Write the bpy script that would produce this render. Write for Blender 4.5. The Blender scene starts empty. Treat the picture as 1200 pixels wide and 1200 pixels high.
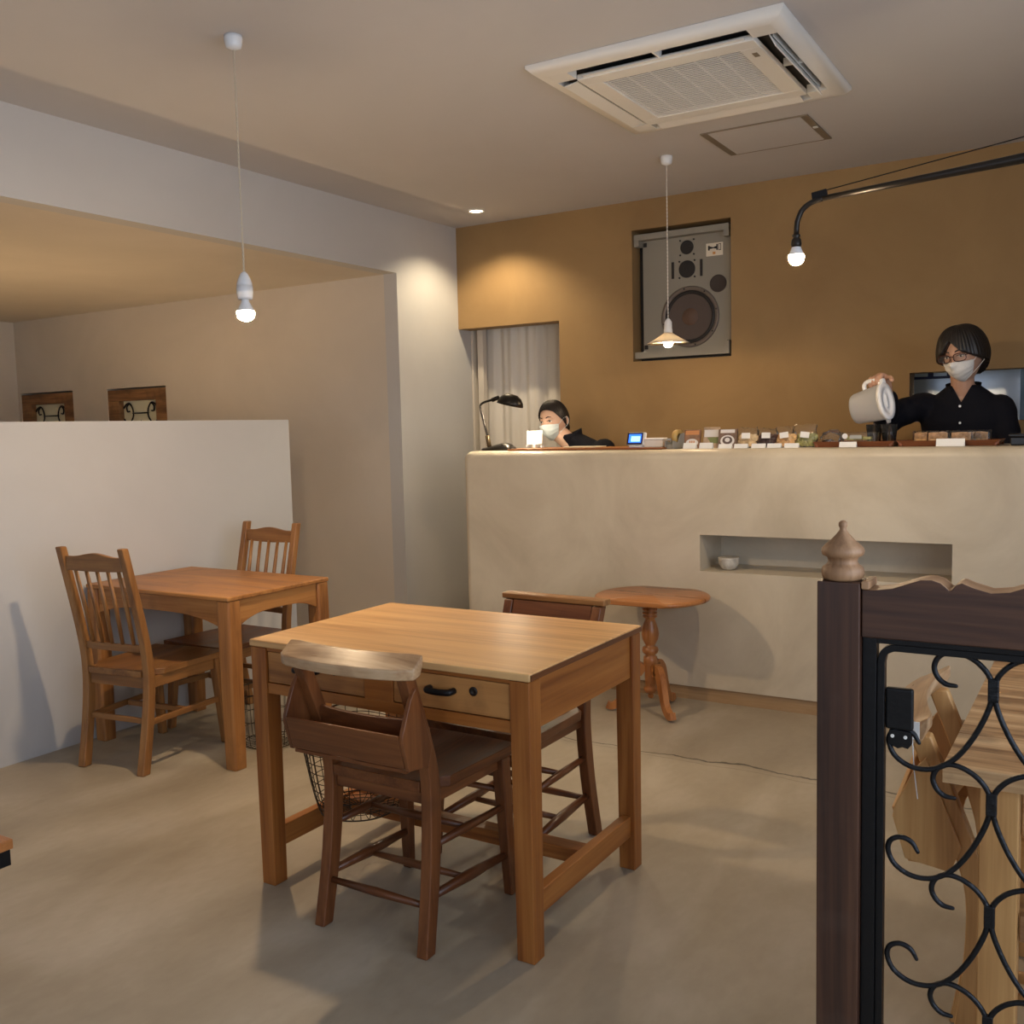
import bpy, bmesh, math, random
from mathutils import Vector, Matrix, noise, Quaternion
random.seed(7)
PI = math.pi
COL = bpy.context.scene.collection
SC = bpy.context.scene
R = math.radians

# ------------------------------------------------------------------ materials
MATS = {}
def newmat(name):
    m = bpy.data.materials.new(name); m.use_nodes = True
    nt = m.node_tree; b = nt.nodes['Principled BSDF']
    MATS[name] = m
    return m, nt, b
def plain(name, col, rough=.5, metal=0, emit=None, es=0, spec=None, noise_amt=0, nscale=20, bump=0, trans=0, ior=1.45):
    m, nt, b = newmat(name)
    b.inputs['Base Color'].default_value = (*col, 1)
    b.inputs['Roughness'].default_value = rough
    b.inputs['Metallic'].default_value = metal
    if spec is not None: b.inputs['Specular IOR Level'].default_value = spec
    if trans: b.inputs['Transmission Weight'].default_value = trans; b.inputs['IOR'].default_value = ior
    if emit: b.inputs['Emission Color'].default_value = (*emit, 1); b.inputs['Emission Strength'].default_value = es
    if noise_amt or bump:
        tc = nt.nodes.new('ShaderNodeTexCoord')
        n = nt.nodes.new('ShaderNodeTexNoise'); n.inputs['Scale'].default_value = nscale; n.inputs['Detail'].default_value = 5
        nt.links.new(tc.outputs['Object'], n.inputs['Vector'])
        if noise_amt:
            r = nt.nodes.new('ShaderNodeValToRGB')
            r.color_ramp.elements[0].position = .3; r.color_ramp.elements[1].position = .7
            r.color_ramp.elements[0].color = (*[c*(1-noise_amt) for c in col], 1)
            r.color_ramp.elements[1].color = (*[min(1, c*(1+noise_amt)) for c in col], 1)
            nt.links.new(n.outputs['Fac'], r.inputs['Fac']); nt.links.new(r.outputs['Color'], b.inputs['Base Color'])
        if bump:
            bp = nt.nodes.new('ShaderNodeBump'); bp.inputs['Strength'].default_value = bump; bp.inputs['Distance'].default_value = .01
            nt.links.new(n.outputs['Fac'], bp.inputs['Height']); nt.links.new(bp.outputs['Normal'], b.inputs['Normal'])
    return m
def wood(name, dark, mid, light, axis=2, rough=.42, grain=1.0, wear=0.0, wearcol=(.05,.03,.02)):
    """long grain runs along `axis` in object space"""
    m, nt, b = newmat(name)
    N = nt.nodes.new; L = nt.links.new
    tc = N('ShaderNodeTexCoord'); mp = N('ShaderNodeMapping')
    s = [14*grain]*3; s[axis] = 1.1*grain
    mp.inputs['Scale'].default_value = s
    L(tc.outputs['Object'], mp.inputs['Vector'])
    n1 = N('ShaderNodeTexNoise'); n1.inputs['Scale'].default_value = 1.0; n1.inputs['Detail'].default_value = 6; n1.inputs['Distortion'].default_value = 1.2
    L(mp.outputs['Vector'], n1.inputs['Vector'])
    mp2 = N('ShaderNodeMapping'); s2 = [150*grain]*3; s2[axis] = 4*grain; mp2.inputs['Scale'].default_value = s2
    L(tc.outputs['Object'], mp2.inputs['Vector'])
    n2 = N('ShaderNodeTexNoise'); n2.inputs['Scale'].default_value = 1.0; n2.inputs['Detail'].default_value = 3
    L(mp2.outputs['Vector'], n2.inputs['Vector'])
    mx = N('ShaderNodeMath'); mx.operation = 'MULTIPLY_ADD'; mx.inputs[1].default_value = .35; mx.inputs[2].default_value = -.17
    L(n2.outputs['Fac'], mx.inputs[0])
    ad = N('ShaderNodeMath'); ad.operation = 'ADD'; L(n1.outputs['Fac'], ad.inputs[0]); L(mx.outputs[0], ad.inputs[1])
    r = N('ShaderNodeValToRGB'); e = r.color_ramp.elements
    e[0].position = .30; e[0].color = (*dark, 1); e[1].position = .72; e[1].color = (*light, 1)
    k = e.new(.5); k.color = (*mid, 1)
    L(ad.outputs[0], r.inputs['Fac'])
    out = r.outputs['Color']
    if wear:
        n3 = N('ShaderNodeTexNoise'); n3.inputs['Scale'].default_value = 7; n3.inputs['Detail'].default_value = 7
        L(tc.outputs['Object'], n3.inputs['Vector'])
        r3 = N('ShaderNodeValToRGB'); r3.color_ramp.elements[0].position = .56; r3.color_ramp.elements[1].position = .72
        r3.color_ramp.elements[0].color = (0,0,0,1); r3.color_ramp.elements[1].color = (wear,)*3+(1,)
        L(n3.outputs['Fac'], r3.inputs['Fac'])
        mi = N('ShaderNodeMix'); mi.data_type = 'RGBA'; L(r3.outputs['Color'], mi.inputs['Factor'])
        L(out, mi.inputs['A']); mi.inputs['B'].default_value = (*wearcol, 1); out = mi.outputs['Result']
    L(out, b.inputs['Base Color'])
    rr = N('ShaderNodeMapRange'); rr.inputs['To Min'].default_value = rough-.08; rr.inputs['To Max'].default_value = rough+.12
    L(n1.outputs['Fac'], rr.inputs['Value']); L(rr.outputs['Result'], b.inputs['Roughness'])
    bp = N('ShaderNodeBump'); bp.inputs['Strength'].default_value = .12; bp.inputs['Distance'].default_value = .002
    L(n2.outputs['Fac'], bp.inputs['Height']); L(bp.outputs['Normal'], b.inputs['Normal'])
    return m
def woodset(name, *a, **k):
    return [wood(name+'_'+'xyz'[i], *a, axis=i, **k) for i in range(3)]
def plaster(name, c1, c2, scale=1.5, rough=.8, bump=.15, c3=None, fine=30):
    m, nt, b = newmat(name); N = nt.nodes.new; L = nt.links.new
    tc = N('ShaderNodeTexCoord')
    n = N('ShaderNodeTexNoise'); n.inputs['Scale'].default_value = scale; n.inputs['Detail'].default_value = 8; n.inputs['Roughness'].default_value = .6; n.inputs['Distortion'].default_value = .6
    L(tc.outputs['Object'], n.inputs['Vector'])
    r = N('ShaderNodeValToRGB'); e = r.color_ramp.elements
    e[0].position = .35; e[0].color = (*c1, 1); e[1].position = .68; e[1].color = (*c2, 1)
    if c3: k = e.new(.52); k.color = (*c3, 1)
    L(n.outputs['Fac'], r.inputs['Fac']); L(r.outputs['Color'], b.inputs['Base Color'])
    b.inputs['Roughness'].default_value = rough
    n2 = N('ShaderNodeTexNoise'); n2.inputs['Scale'].default_value = fine; n2.inputs['Detail'].default_value = 6
    L(tc.outputs['Object'], n2.inputs['Vector'])
    bp = N('ShaderNodeBump'); bp.inputs['Strength'].default_value = bump; bp.inputs['Distance'].default_value = .004
    L(n2.outputs['Fac'], bp.inputs['Height']); L(bp.outputs['Normal'], b.inputs['Normal'])
    return m
def film(name, col=(1,1,1), rough=.08, op=.12, bump=.8):
    m, nt, b = newmat(name); N = nt.nodes.new; L = nt.links.new
    b.inputs['Base Color'].default_value = (*col, 1); b.inputs['Roughness'].default_value = rough
    b.inputs['Alpha'].default_value = op; b.inputs['Specular IOR Level'].default_value = 1.0
    tr = N('ShaderNodeBsdfTransparent'); gl = N('ShaderNodeBsdfGlossy'); gl.inputs['Roughness'].default_value = rough
    mx = N('ShaderNodeMixShader'); fr = N('ShaderNodeFresnel'); fr.inputs['IOR'].default_value = 1.4
    n = N('ShaderNodeTexNoise'); n.inputs['Scale'].default_value = 60; bp = N('ShaderNodeBump'); bp.inputs['Strength'].default_value = bump; bp.inputs['Distance'].default_value = .01
    tc = N('ShaderNodeTexCoord'); L(tc.outputs['Object'], n.inputs['Vector']); L(n.outputs['Fac'], bp.inputs['Height'])
    L(bp.outputs['Normal'], gl.inputs['Normal']); L(bp.outputs['Normal'], fr.inputs['Normal'])
    mt = N('ShaderNodeMixShader'); mt.inputs[0].default_value = op; L(tr.outputs[0], mt.inputs[1])
    df = N('ShaderNodeBsdfDiffuse'); df.inputs['Color'].default_value = (*col, 1); L(df.outputs[0], mt.inputs[2])
    L(fr.outputs[0], mx.inputs[0]); L(mt.outputs[0], mx.inputs[1]); L(gl.outputs[0], mx.inputs[2])
    L(mx.outputs[0], nt.nodes['Material Output'].inputs['Surface'])
    return m

OAK = woodset('oak_table', (.21,.060,.011), (.33,.112,.021), (.43,.170,.038), rough=.38, grain=.8)
OAKT = woodset('oak_top', (.46,.235,.085), (.66,.38,.155), (.76,.48,.21), rough=.34, grain=.8)
OAK2 = woodset('oak_worn', (.21,.080,.022), (.38,.160,.044), (.48,.225,.068), rough=.40, grain=.9, wear=.5, wearcol=(.14,.06,.02))
CHR = woodset('chapel_elm', (.085,.026,.009), (.155,.050,.015), (.23,.082,.025), rough=.33, wear=.4, wearcol=(.05,.018,.008))
CHRL = woodset('chapel_worn', (.26,.14,.065), (.44,.27,.14), (.60,.42,.25), rough=.28, wear=.5, wearcol=(.18,.08,.03))
CHR2 = woodset('spindle_beech', (.17,.07,.021), (.28,.125,.038), (.38,.185,.06), rough=.36, wear=.3, wearcol=(.12,.05,.02))
DKS = woodset('dark_seat', (.028,.013,.008), (.055,.024,.013), (.10,.045,.02), rough=.35)
PINE = woodset('pine_pedestal', (.27,.095,.028), (.40,.155,.045), (.52,.22,.07), rough=.28)
PINEL = woodset('pine_light', (.40,.19,.060), (.56,.30,.105), (.68,.40,.16), rough=.42)
PLANK = woodset('plank_old', (.17,.075,.028), (.44,.25,.11), (.66,.43,.22), rough=.42, grain=1.3, wear=1.0, wearcol=(.13,.07,.035))
WAL = woodset('gate_walnut', (.025,.010,.006), (.058,.023,.012), (.105,.045,.022), rough=.42, wear=.4, wearcol=(.10,.06,.045))
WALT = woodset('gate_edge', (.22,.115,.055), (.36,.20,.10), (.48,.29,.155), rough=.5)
OLDW = woodset('old_frame', (.11,.050,.020), (.25,.125,.05), (.38,.21,.09), rough=.6, wear=.6)
BRD = woodset('base_board', (.27,.16,.075), (.38,.24,.12), (.46,.31,.17), rough=.5)
TRAYW = woodset('tray_wood', (.16,.05,.02), (.24,.08,.03), (.30,.11,.045), rough=.35)

M_WHITE = plaster('paint_white', (.51,.505,.50), (.555,.55,.545), scale=.9, rough=.85, bump=.05)
M_WARM = plaster('paint_sand', (.60,.545,.47), (.66,.60,.52), scale=1.2, rough=.85, bump=.06)
M_CEIL = plaster('paint_ceiling', (.535,.525,.53), (.575,.565,.57), scale=.7, rough=.9, bump=.03)
M_MUST = plaster('plaster_mustard', (.30,.185,.078), (.36,.228,.098), scale=1.6, rough=.78, bump=.18)
M_CNT = plaster('plaster_counter', (.50,.43,.32), (.66,.585,.455), scale=1.8, rough=.42, bump=.10, c3=(.585,.51,.39), fine=14)
M_BLACKM = plain('iron_black', (.012,.012,.013), .42, .6, bump=.1, nscale=60)
M_IRON = plain('iron_forged', (.022,.023,.026), .38, .8, bump=.3, nscale=90)
M_DKMET = plain('lamp_bronze', (.035,.030,.026), .35, .7)
M_WIRE = plain('wire_rusty', (.05,.035,.025), .6, .7)
M_POR = plain('porcelain', (.82,.83,.84), .22)
M_CORD = plain('cord_twist', (.62,.55,.42), .8)
M_ACW = plain('ac_plastic', (.80,.78,.73), .45)
M_ACD = plain('ac_dark', (.035,.033,.033), .7)
M_GRY = plain('grey_trim', (.26,.22,.17), .5, .3)
M_SPK = plain('speaker_baffle', (.29,.27,.225), .6)
M_SPKD = plain('speaker_black', (.015,.013,.013), .6)
M_CONE = plain('speaker_cone', (.10,.075,.065), .75)
M_CAP = plain('speaker_dustcap', (.13,.075,.05), .6)
M_RING = plain('speaker_ring', (.17,.14,.12), .45, .4)
M_PAPER = plain('paper_white', (.86,.86,.84), .6)
M_SKIN = plain('skin', (.56,.32,.215), .5, noise_amt=.05, nscale=12)
M_SKIN2 = plain('skin_pale', (.62,.39,.28), .5, noise_amt=.05, nscale=12)
M_HAIR = plain('hair_black', (.012,.009,.008), .42)
M_SHIRT = plain('shirt_black', (.006,.006,.010), .85, spec=.2, bump=.15, nscale=140)
M_TROUS = plain('trousers_dark', (.02,.02,.025), .85)
M_SHOE = plain('shoe_black', (.01,.01,.01), .4)
M_MASK = plain('mask_cloth', (.80,.78,.74), .85, bump=.2, nscale=160)
M_MASKB = plain('mask_pleated', (.66,.74,.75), .8)
M_SPEC = plain('glasses_brown', (.06,.018,.012), .25)
M_EYE = plain('eye_dark', (.03,.015,.01), .2)
M_LINER = plain('eye_white', (.6,.55,.5), .3)
M_JUG = plain('jug_plastic', (.80,.80,.80), .35, trans=.55, ior=1.2)
M_JUGL = plain('jug_lid', (.88,.88,.88), .35)
M_GLASS = film('tumbler_glass', (.9,.92,.95), .03, .02, 0)
M_FILM = film('clear_film', (.97,.95,.90), .12, .02, .5)
M_TEA = plain('iced_coffee', (.035,.014,.012), .15)
M_ICE = plain('ice', (.35,.30,.30), .08, trans=.6)
M_COOK = plain('cookie_pale', (.82,.62,.36), .8, noise_amt=.15, nscale=60, bump=.4)
M_COOKO = plain('cookie_orange', (.80,.50,.22), .8, noise_amt=.15, nscale=60, bump=.4)
M_CHOC = plain('cookie_chocolate', (.075,.028,.02), .7, noise_amt=.3, nscale=60, bump=.5)
M_MATCHA = plain('cookie_green', (.42,.40,.15), .8, noise_amt=.2, nscale=60, bump=.4)
M_CAKE = plain('cake_brown', (.46,.27,.13), .85, noise_amt=.45, nscale=45, bump=.7)
M_SCREEN = plain('screen_blue', (.02,.05,.4), .2, emit=(.03,.16,1.0), es=1.6)
M_SCRPALE = plain('screen_pale', (.2,.4,.6), .2, emit=(.25,.55,1.0), es=1.7)
M_NAVY = plain('navy_plastic', (.01,.012,.05), .35)
M_GPL = plain('grey_plastic', (.27,.26,.23), .5)
M_TAPE = plain('tape_roll', (.55,.36,.12), .35)
M_CURT = plain('curtain_linen', (.74,.70,.64), .9, bump=.25, nscale=220)
M_STEEL = plain('stainless', (.55,.60,.66), .32, .9)
M_BOWL = plaster('bowl_glaze', (.38,.35,.30), (.66,.64,.58), scale=25, rough=.5, bump=.3)
M_BOWLIN = plain('bowl_inside', (.10,.045,.03), .5)
M_FROST = plain('cream_backlit_glass', (.80,.78,.58), .35)  # cream tone stands in for the lit room behind the pane
M_TEAL = plain('seat_cloth', (.25,.50,.44), .6)  # tint of a light reflection on the seat, put into a colour
M_LBLACK = plain('black_box', (.012,.012,.014), .3)
def bulbmat(name, col, s): return plain(name, (.9,.9,.9), .3, emit=col, es=s)

def shade_glass():
    m, nt, b = newmat('shade_milk'); N = nt.nodes.new; L = nt.links.new
    tl = N('ShaderNodeBsdfTranslucent'); tl.inputs['Color'].default_value = (.85,.78,.66,1)
    df = N('ShaderNodeBsdfDiffuse'); df.inputs['Color'].default_value = (.8,.76,.68,1)
    mx = N('ShaderNodeMixShader'); mx.inputs[0].default_value = .45
    L(df.outputs[0], mx.inputs[1]); L(tl.outputs[0], mx.inputs[2]); L(mx.outputs[0], nt.nodes['Material Output'].inputs['Surface'])
    return m
M_SHADE = shade_glass()

def floor_mat():
    m, nt, b = newmat('concrete_floor'); N = nt.nodes.new; L = nt.links.new
    tc = N('ShaderNodeTexCoord')
    def nz(scale, det, dist, src=None, mapscale=None, rot=0):
        n = N('ShaderNodeTexNoise'); n.inputs['Scale'].default_value = scale; n.inputs['Detail'].default_value = det; n.inputs['Distortion'].default_value = dist
        v = tc.outputs['Object']
        if mapscale:
            mp = N('ShaderNodeMapping'); mp.inputs['Scale'].default_value = mapscale; mp.inputs['Rotation'].default_value = (0,0,rot); L(v, mp.inputs['Vector']); v = mp.outputs['Vector']
        L(v, n.inputs['Vector']); return n
    a = nz(1.1, 9, 1.0); s = nz(3.5, 6, .8, mapscale=(1,.35,1), rot=.5); f = nz(38, 6, .3, mapscale=(1,.5,1), rot=-.3)
    r = N('ShaderNodeValToRGB'); e = r.color_ramp.elements
    e[0].position = .37; e[0].color = (.31,.255,.18,1); e[1].position = .65; e[1].color = (.49,.43,.34,1)
    k = e.new(.5); k.color = (.385,.325,.24,1)
    m1 = N('ShaderNodeMath'); m1.operation = 'MULTIPLY_ADD'; m1.inputs[1].default_value = .45; L(s.outputs['Fac'], m1.inputs[0])
    m0 = N('ShaderNodeMath'); m0.operation = 'MULTIPLY'; m0.inputs[1].default_value = .45; L(a.outputs['Fac'], m0.inputs[0]); L(m0.outputs[0], m1.inputs[2])
    m2 = N('ShaderNodeMath'); m2.operation = 'MULTIPLY_ADD'; m2.inputs[1].default_value = .10; L(f.outputs['Fac'], m2.inputs[0]); L(m1.outputs[0], m2.inputs[2])
    L(m2.outputs[0], r.inputs['Fac'])
    # hairline cracks crossing the slab in front of the counter
    sep = N('ShaderNodeSeparateXYZ'); L(tc.outputs['Object'], sep.inputs[0])
    cr = nz(4.0, 5, .2)
    def crack(base, slope, amp, width):
        x = N('ShaderNodeMath'); x.operation = 'MULTIPLY_ADD'; x.inputs[1].default_value = slope; x.inputs[2].default_value = base; L(sep.outputs['X'], x.inputs[0])
        d = N('ShaderNodeMath'); d.operation = 'SUBTRACT'; L(sep.outputs['Y'], d.inputs[0]); L(x.outputs[0], d.inputs[1])
        w = N('ShaderNodeMath'); w.operation = 'MULTIPLY_ADD'; w.inputs[1].default_value = amp; w.inputs[2].default_value = -amp*.5; L(cr.outputs['Fac'], w.inputs[0])
        q = N('ShaderNodeMath'); q.operation = 'ADD'; L(d.outputs[0], q.inputs[0]); L(w.outputs[0], q.inputs[1])
        ab = N('ShaderNodeMath'); ab.operation = 'ABSOLUTE'; L(q.outputs[0], ab.inputs[0])
        mr = N('ShaderNodeMapRange'); mr.inputs['From Min'].default_value = width*.4; mr.inputs['From Max'].default_value = width; mr.inputs['To Min'].default_value = 1; mr.inputs['To Max'].default_value = 0
        L(ab.outputs[0], mr.inputs['Value']); return mr.outputs['Result']
    c1 = crack(3.49, -.035, .16, .007); c2 = crack(3.46, -.03, .10, .004)
    mxx = N('ShaderNodeMath'); mxx.operation = 'MAXIMUM'; L(c1, mxx.inputs[0])
    h = N('ShaderNodeMath'); h.operation = 'MULTIPLY'; h.inputs[1].default_value = .35; L(c2, h.inputs[0]); L(h.outputs[0], mxx.inputs[1])
    sc = N('ShaderNodeMath'); sc.operation = 'MULTIPLY'; sc.inputs[1].default_value = .8; L(mxx.outputs[0], sc.inputs[0])
    mi = N('ShaderNodeMix'); mi.data_type = 'RGBA'; L(sc.outputs[0], mi.inputs['Factor']); L(r.outputs['Color'], mi.inputs['A']); mi.inputs['B'].default_value = (.03,.025,.02,1)
    L(mi.outputs['Result'], b.inputs['Base Color'])
    rr = N('ShaderNodeMapRange'); rr.inputs['To Min'].default_value = .30; rr.inputs['To Max'].default_value = .62
    L(s.outputs['Fac'], rr.inputs['Value']); L(rr.outputs['Result'], b.inputs['Roughness'])
    bp = N('ShaderNodeBump'); bp.inputs['Strength'].default_value = .12; bp.inputs['Distance'].default_value = .004
    L(f.outputs['Fac'], bp.inputs['Height']); L(bp.outputs['Normal'], b.inputs['Normal'])
    return m
M_FLOOR = floor_mat()

# ------------------------------------------------------------------ mesh helpers
def box(bm, c, s, rot=None, taper=None):
    """c centre, s full size"""
    v = bmesh.ops.create_cube(bm, size=1)['verts']
    for q in v:
        p = Vector((q.co.x*s[0], q.co.y*s[1], q.co.z*s[2]))
        if taper and q.co.z < 0: p.x *= taper; p.y *= taper
        if rot: p.rotate(rot)
        q.co = p+Vector(c)
    return v
def bx(bm, x0, x1, y0, y1, z0, z1):
    return box(bm, ((x0+x1)/2, (y0+y1)/2, (z0+z1)/2), (abs(x1-x0), abs(y1-y0), abs(z1-z0)))
def frames(pts):
    pts = [Vector(p) for p in pts]; T = []
    for i in range(len(pts)):
        t = (pts[min(i+1, len(pts)-1)]-pts[max(i-1, 0)])
        T.append(t.normalized() if t.length > 1e-9 else Vector((0,0,1)))
    u = T[0].orthogonal().normalized(); out = []
    for i, t in enumerate(T):
        if i: u = (T[i-1].rotation_difference(t)) @ u
        u = (u-t*u.dot(t)).normalized(); out.append((pts[i], u, t.cross(u)))
    return out
def ringloft(bm, rings, closed=False, cap=True):
    V = [[bm.verts.new(p) for p in r] for r in rings]; n = len(V[0])
    m = len(V) if closed else len(V)-1
    for i in range(m):
        a, b = V[i], V[(i+1) % len(V)]
        for j in range(n):
            bm.faces.new((a[j], a[(j+1) % n], b[(j+1) % n], b[j]))
    if cap and not closed:
        bm.faces.new(list(reversed(V[0]))); bm.faces.new(V[-1])
    return V
def tube(bm, pts, rad, seg=10, closed=False, caps=False):
    fr = frames(pts); n = len(fr)
    if not hasattr(rad, '__len__'): rad = [rad]*n
    rings = [[p+(u*math.cos(2*PI*k/seg)+v*math.sin(2*PI*k/seg))*r for k in range(seg)] for (p, u, v), r in zip(fr, rad)]
    if caps:
        def hemi(i, sgn):
            p, u, v = fr[i]; t = u.cross(v)*sgn; r = rad[i]; o = []
            for a in (25, 50, 72):
                c, s = math.cos(R(a)), math.sin(R(a))
                o.append([p+t*(r*s)+(u*math.cos(2*PI*k/seg)+v*math.sin(2*PI*k/seg))*r*c for k in range(seg)])
            return o
        rings = list(reversed(hemi(0, -1)))+rings+hemi(n-1, 1)
    ringloft(bm, rings, closed)
def lathe(bm, prof, seg=32, c=(0,0,0), axis='z', cap=True, sx=1, sy=1):
    rings = []
    for r, z in prof:
        ring = []
        for k in range(seg):
            a = 2*PI*k/seg; x, y = r*math.cos(a)*sx, r*math.sin(a)*sy
            p = (x, y, z) if axis == 'z' else ((x, z, y) if axis == 'y' else (z, x, y))
            ring.append(Vector(p)+Vector(c))
        rings.append(ring)
    ringloft(bm, rings, cap=cap)
def prism(bm, outline, axis, a, b):
    """outline in the two other axes, extruded from a to b"""
    def P(u, v, w): return {'x': (w,u,v), 'y': (u,w,v), 'z': (u,v,w)}[axis]
    A = [bm.verts.new(P(u, v, a)) for u, v in outline]; B = [bm.verts.new(P(u, v, b)) for u, v in outline]
    n = len(A)
    bm.faces.new(A); bm.faces.new(list(reversed(B)))
    for i in range(n): bm.faces.new((A[i], B[i], B[(i+1) % n], A[(i+1) % n]))
def strip(bm, top, bot, y0, y1):
    """wavy board: top/bottom edge lists of (x,z), thickness y0..y1, as quads"""
    n = len(top)
    q = [[bm.verts.new((x, y, z)) for x, z in e] for e in (top, bot) for y in (y0, y1)]
    tf, tb, bf, bb = q
    for i in range(n-1):
        bm.faces.new((tf[i], tf[i+1], tb[i+1], tb[i])); bm.faces.new((bf[i+1], bf[i], bb[i], bb[i+1]))
        bm.faces.new((tf[i+1], tf[i], bf[i], bf[i+1])); bm.faces.new((tb[i], tb[i+1], bb[i+1], bb[i]))
    bm.faces.new((tf[0], tb[0], bb[0], bf[0])); bm.faces.new((tb[-1], tf[-1], bf[-1], bb[-1]))
def beam(bm, a, b, w, h, up=(0,0,1), w2=None, h2=None):
    a, b = Vector(a), Vector(b); t = (b-a).normalized(); up = Vector(up)
    s = t.cross(up).normalized(); u = s.cross(t)
    w2 = w2 or w; h2 = h2 or h
    r1 = [a+s*(i*w/2)+u*(j*h/2) for i, j in ((-1,-1),(1,-1),(1,1),(-1,1))]
    r2 = [b+s*(i*w2/2)+u*(j*h2/2) for i, j in ((-1,-1),(1,-1),(1,1),(-1,1))]
    ringloft(bm, [r1, r2])
def post(bm, pts, w, d):
    """square-section post through points; w (x) and d (y) may be lists"""
    n = len(pts); w = w if hasattr(w, '__len__') else [w]*n; d = d if hasattr(d, '__len__') else [d]*n
    ringloft(bm, [[Vector(p)+Vector((i*a/2, j*b/2, 0)) for i, j in ((-1,-1),(1,-1),(1,1),(-1,1))] for p, a, b in zip(pts, w, d)])
def smoothpts(pts, n=6):
    """Catmull-Rom"""
    P = [Vector(p) for p in pts]; P = [P[0]*2-P[1]]+P+[P[-1]*2-P[-2]]; out = []
    for i in range(1, len(P)-2):
        for k in range(n):
            t = k/n; a, b, c, d = P[i-1:i+3]
            out.append(.5*((2*b)+(c-a)*t+(2*a-5*b+4*c-d)*t*t+(3*b-a-3*c+d)*t**3))
    out.append(P[-2]); return out
def mk(name, bm, mat, parent=None, bevel=0, smooth=False, seg=2, sm_angle=None):
    bmesh.ops.recalc_face_normals(bm, faces=bm.faces[:])
    me = bpy.data.meshes.new(name); bm.to_mesh(me); bm.free()
    if mat: 
        for m in (mat if isinstance(mat, (list, tuple)) else [mat]): me.materials.append(m)
    if smooth or bevel:
        for p in me.polygons: p.use_smooth = True
    if smooth is not True or bevel:
        try: me.set_sharp_from_angle(angle=R(sm_angle or (50 if bevel == 0 else 60)))
        except Exception: pass
    o = bpy.data.objects.new(name, me); COL.objects.link(o)
    if bevel:
        b = o.modifiers.new('bevel', 'BEVEL'); b.width = bevel; b.segments = seg; b.limit_method = 'ANGLE'; b.angle_limit = R(35); b.harden_normals = True
    if parent: o.parent = parent
    return o
NB = bmesh.new
def thing(name, label, cat, loc=(0,0,0), rz=0, group=None):
    o = bpy.data.objects.new(name, None); COL.objects.link(o); o.empty_display_size = .1
    o.location = loc; o.rotation_euler = (0,0,rz); tag(o, label, cat, group); return o
def tag(o, label, cat, group=None):
    o['label'] = label; o['category'] = cat
    if group: o['group'] = group
    return o
def struct(name, bm, mat, **k):
    o = mk(name, bm, mat, **k); o['kind'] = 'structure'; return o
def dup(root, loc, rz, label, group=None):
    r = root.copy(); COL.objects.link(r); r.location = loc; r.rotation_euler = (0,0,rz); r['label'] = label
    if group: r['group'] = group
    for ch in list(root.children):
        c = ch.copy(); COL.objects.link(c); c.parent = r
        for g in list(ch.children):
            d = g.copy(); COL.objects.link(d); d.parent = c
    return r
def baked(name, bm, mat, mods, parent=None, smooth=True):
    """apply modifiers through the depsgraph and link one clean mesh"""
    bmesh.ops.recalc_face_normals(bm, faces=bm.faces[:])
    me = bpy.data.meshes.new('tmp'); bm.to_mesh(me); bm.free()
    t = bpy.data.objects.new('tmp', me); COL.objects.link(t)
    for kind, kw in mods:
        m = t.modifiers.new(kind, kind)
        for k, v in kw.items(): setattr(m, k, v)
    dg = bpy.context.evaluated_depsgraph_get()
    me2 = bpy.data.meshes.new_from_object(t.evaluated_get(dg)); me2.name = name
    bpy.data.objects.remove(t); bpy.data.meshes.remove(me)
    me2.materials.clear(); me2.materials.append(mat)
    for p in me2.polygons: p.use_smooth = smooth
    o = bpy.data.objects.new(name, me2); COL.objects.link(o)
    if parent: o.parent = parent
    return o

# ------------------------------------------------------------------ room
XL, YB, ZC, XR, YF = -3.752, 5.48, 2.622, 1.45, -3.0
NX0, NY, NZ = -7.71, 4.83, 2.255
b = NB(); bx(b, NX0-.1, XR+.1, YF-.1, 7.2, -.1, 0); struct('floor', b, M_FLOOR)
b = NB(); bx(b, XL-.1, XR+.1, YF-.1, 7.2, ZC, ZC+.1); struct('ceiling', b, M_CEIL)
b = NB(); bx(b, NX0-.1, XL-.1, YF-.1, NY+.1, NZ, NZ+.1); struct('ceiling_alcove', b, M_WARM)
b = NB(); bx(b, XL-.1, XL, YF, NY, NZ, ZC); bx(b, XL-.1, XL, NY, 6.7, 0, ZC); 
bmesh.ops.remove_doubles(b, verts=b.verts[:], dist=1e-5); struct('wall_left', b, M_WHITE)
b = NB(); bx(b, XL-.1, XL, -1.2, 3.859, 0, 1.372); struct('wall_partition', b, M_WHITE)
# alcove end wall with two recesses
recs = [(-7.672,-6.985,1.675), (-6.566,-5.896,1.668)]
b = NB(); xs = [NX0, recs[0][0], recs[0][1], recs[1][0], recs[1][1], XL-.1]
for i in range(5):
    if i % 2 == 0: bx(b, xs[i], xs[i+1], NY, NY+.12, 0, NZ)
    else:
        zt = recs[i//2][2]; bx(b, xs[i], xs[i+1], NY, NY+.12, zt, NZ); bx(b, xs[i], xs[i+1], NY, NY+.12, 0, .80)
bx(b, NX0, XL-.1, NY+.121, NY+.15, 0, NZ)
struct('wall_alcove', b, M_WARM)
b = NB(); bx(b, NX0-.1, NX0, YF, NY+.1, 0, NZ); struct('wall_alcove_left', b, M_WARM)
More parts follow.
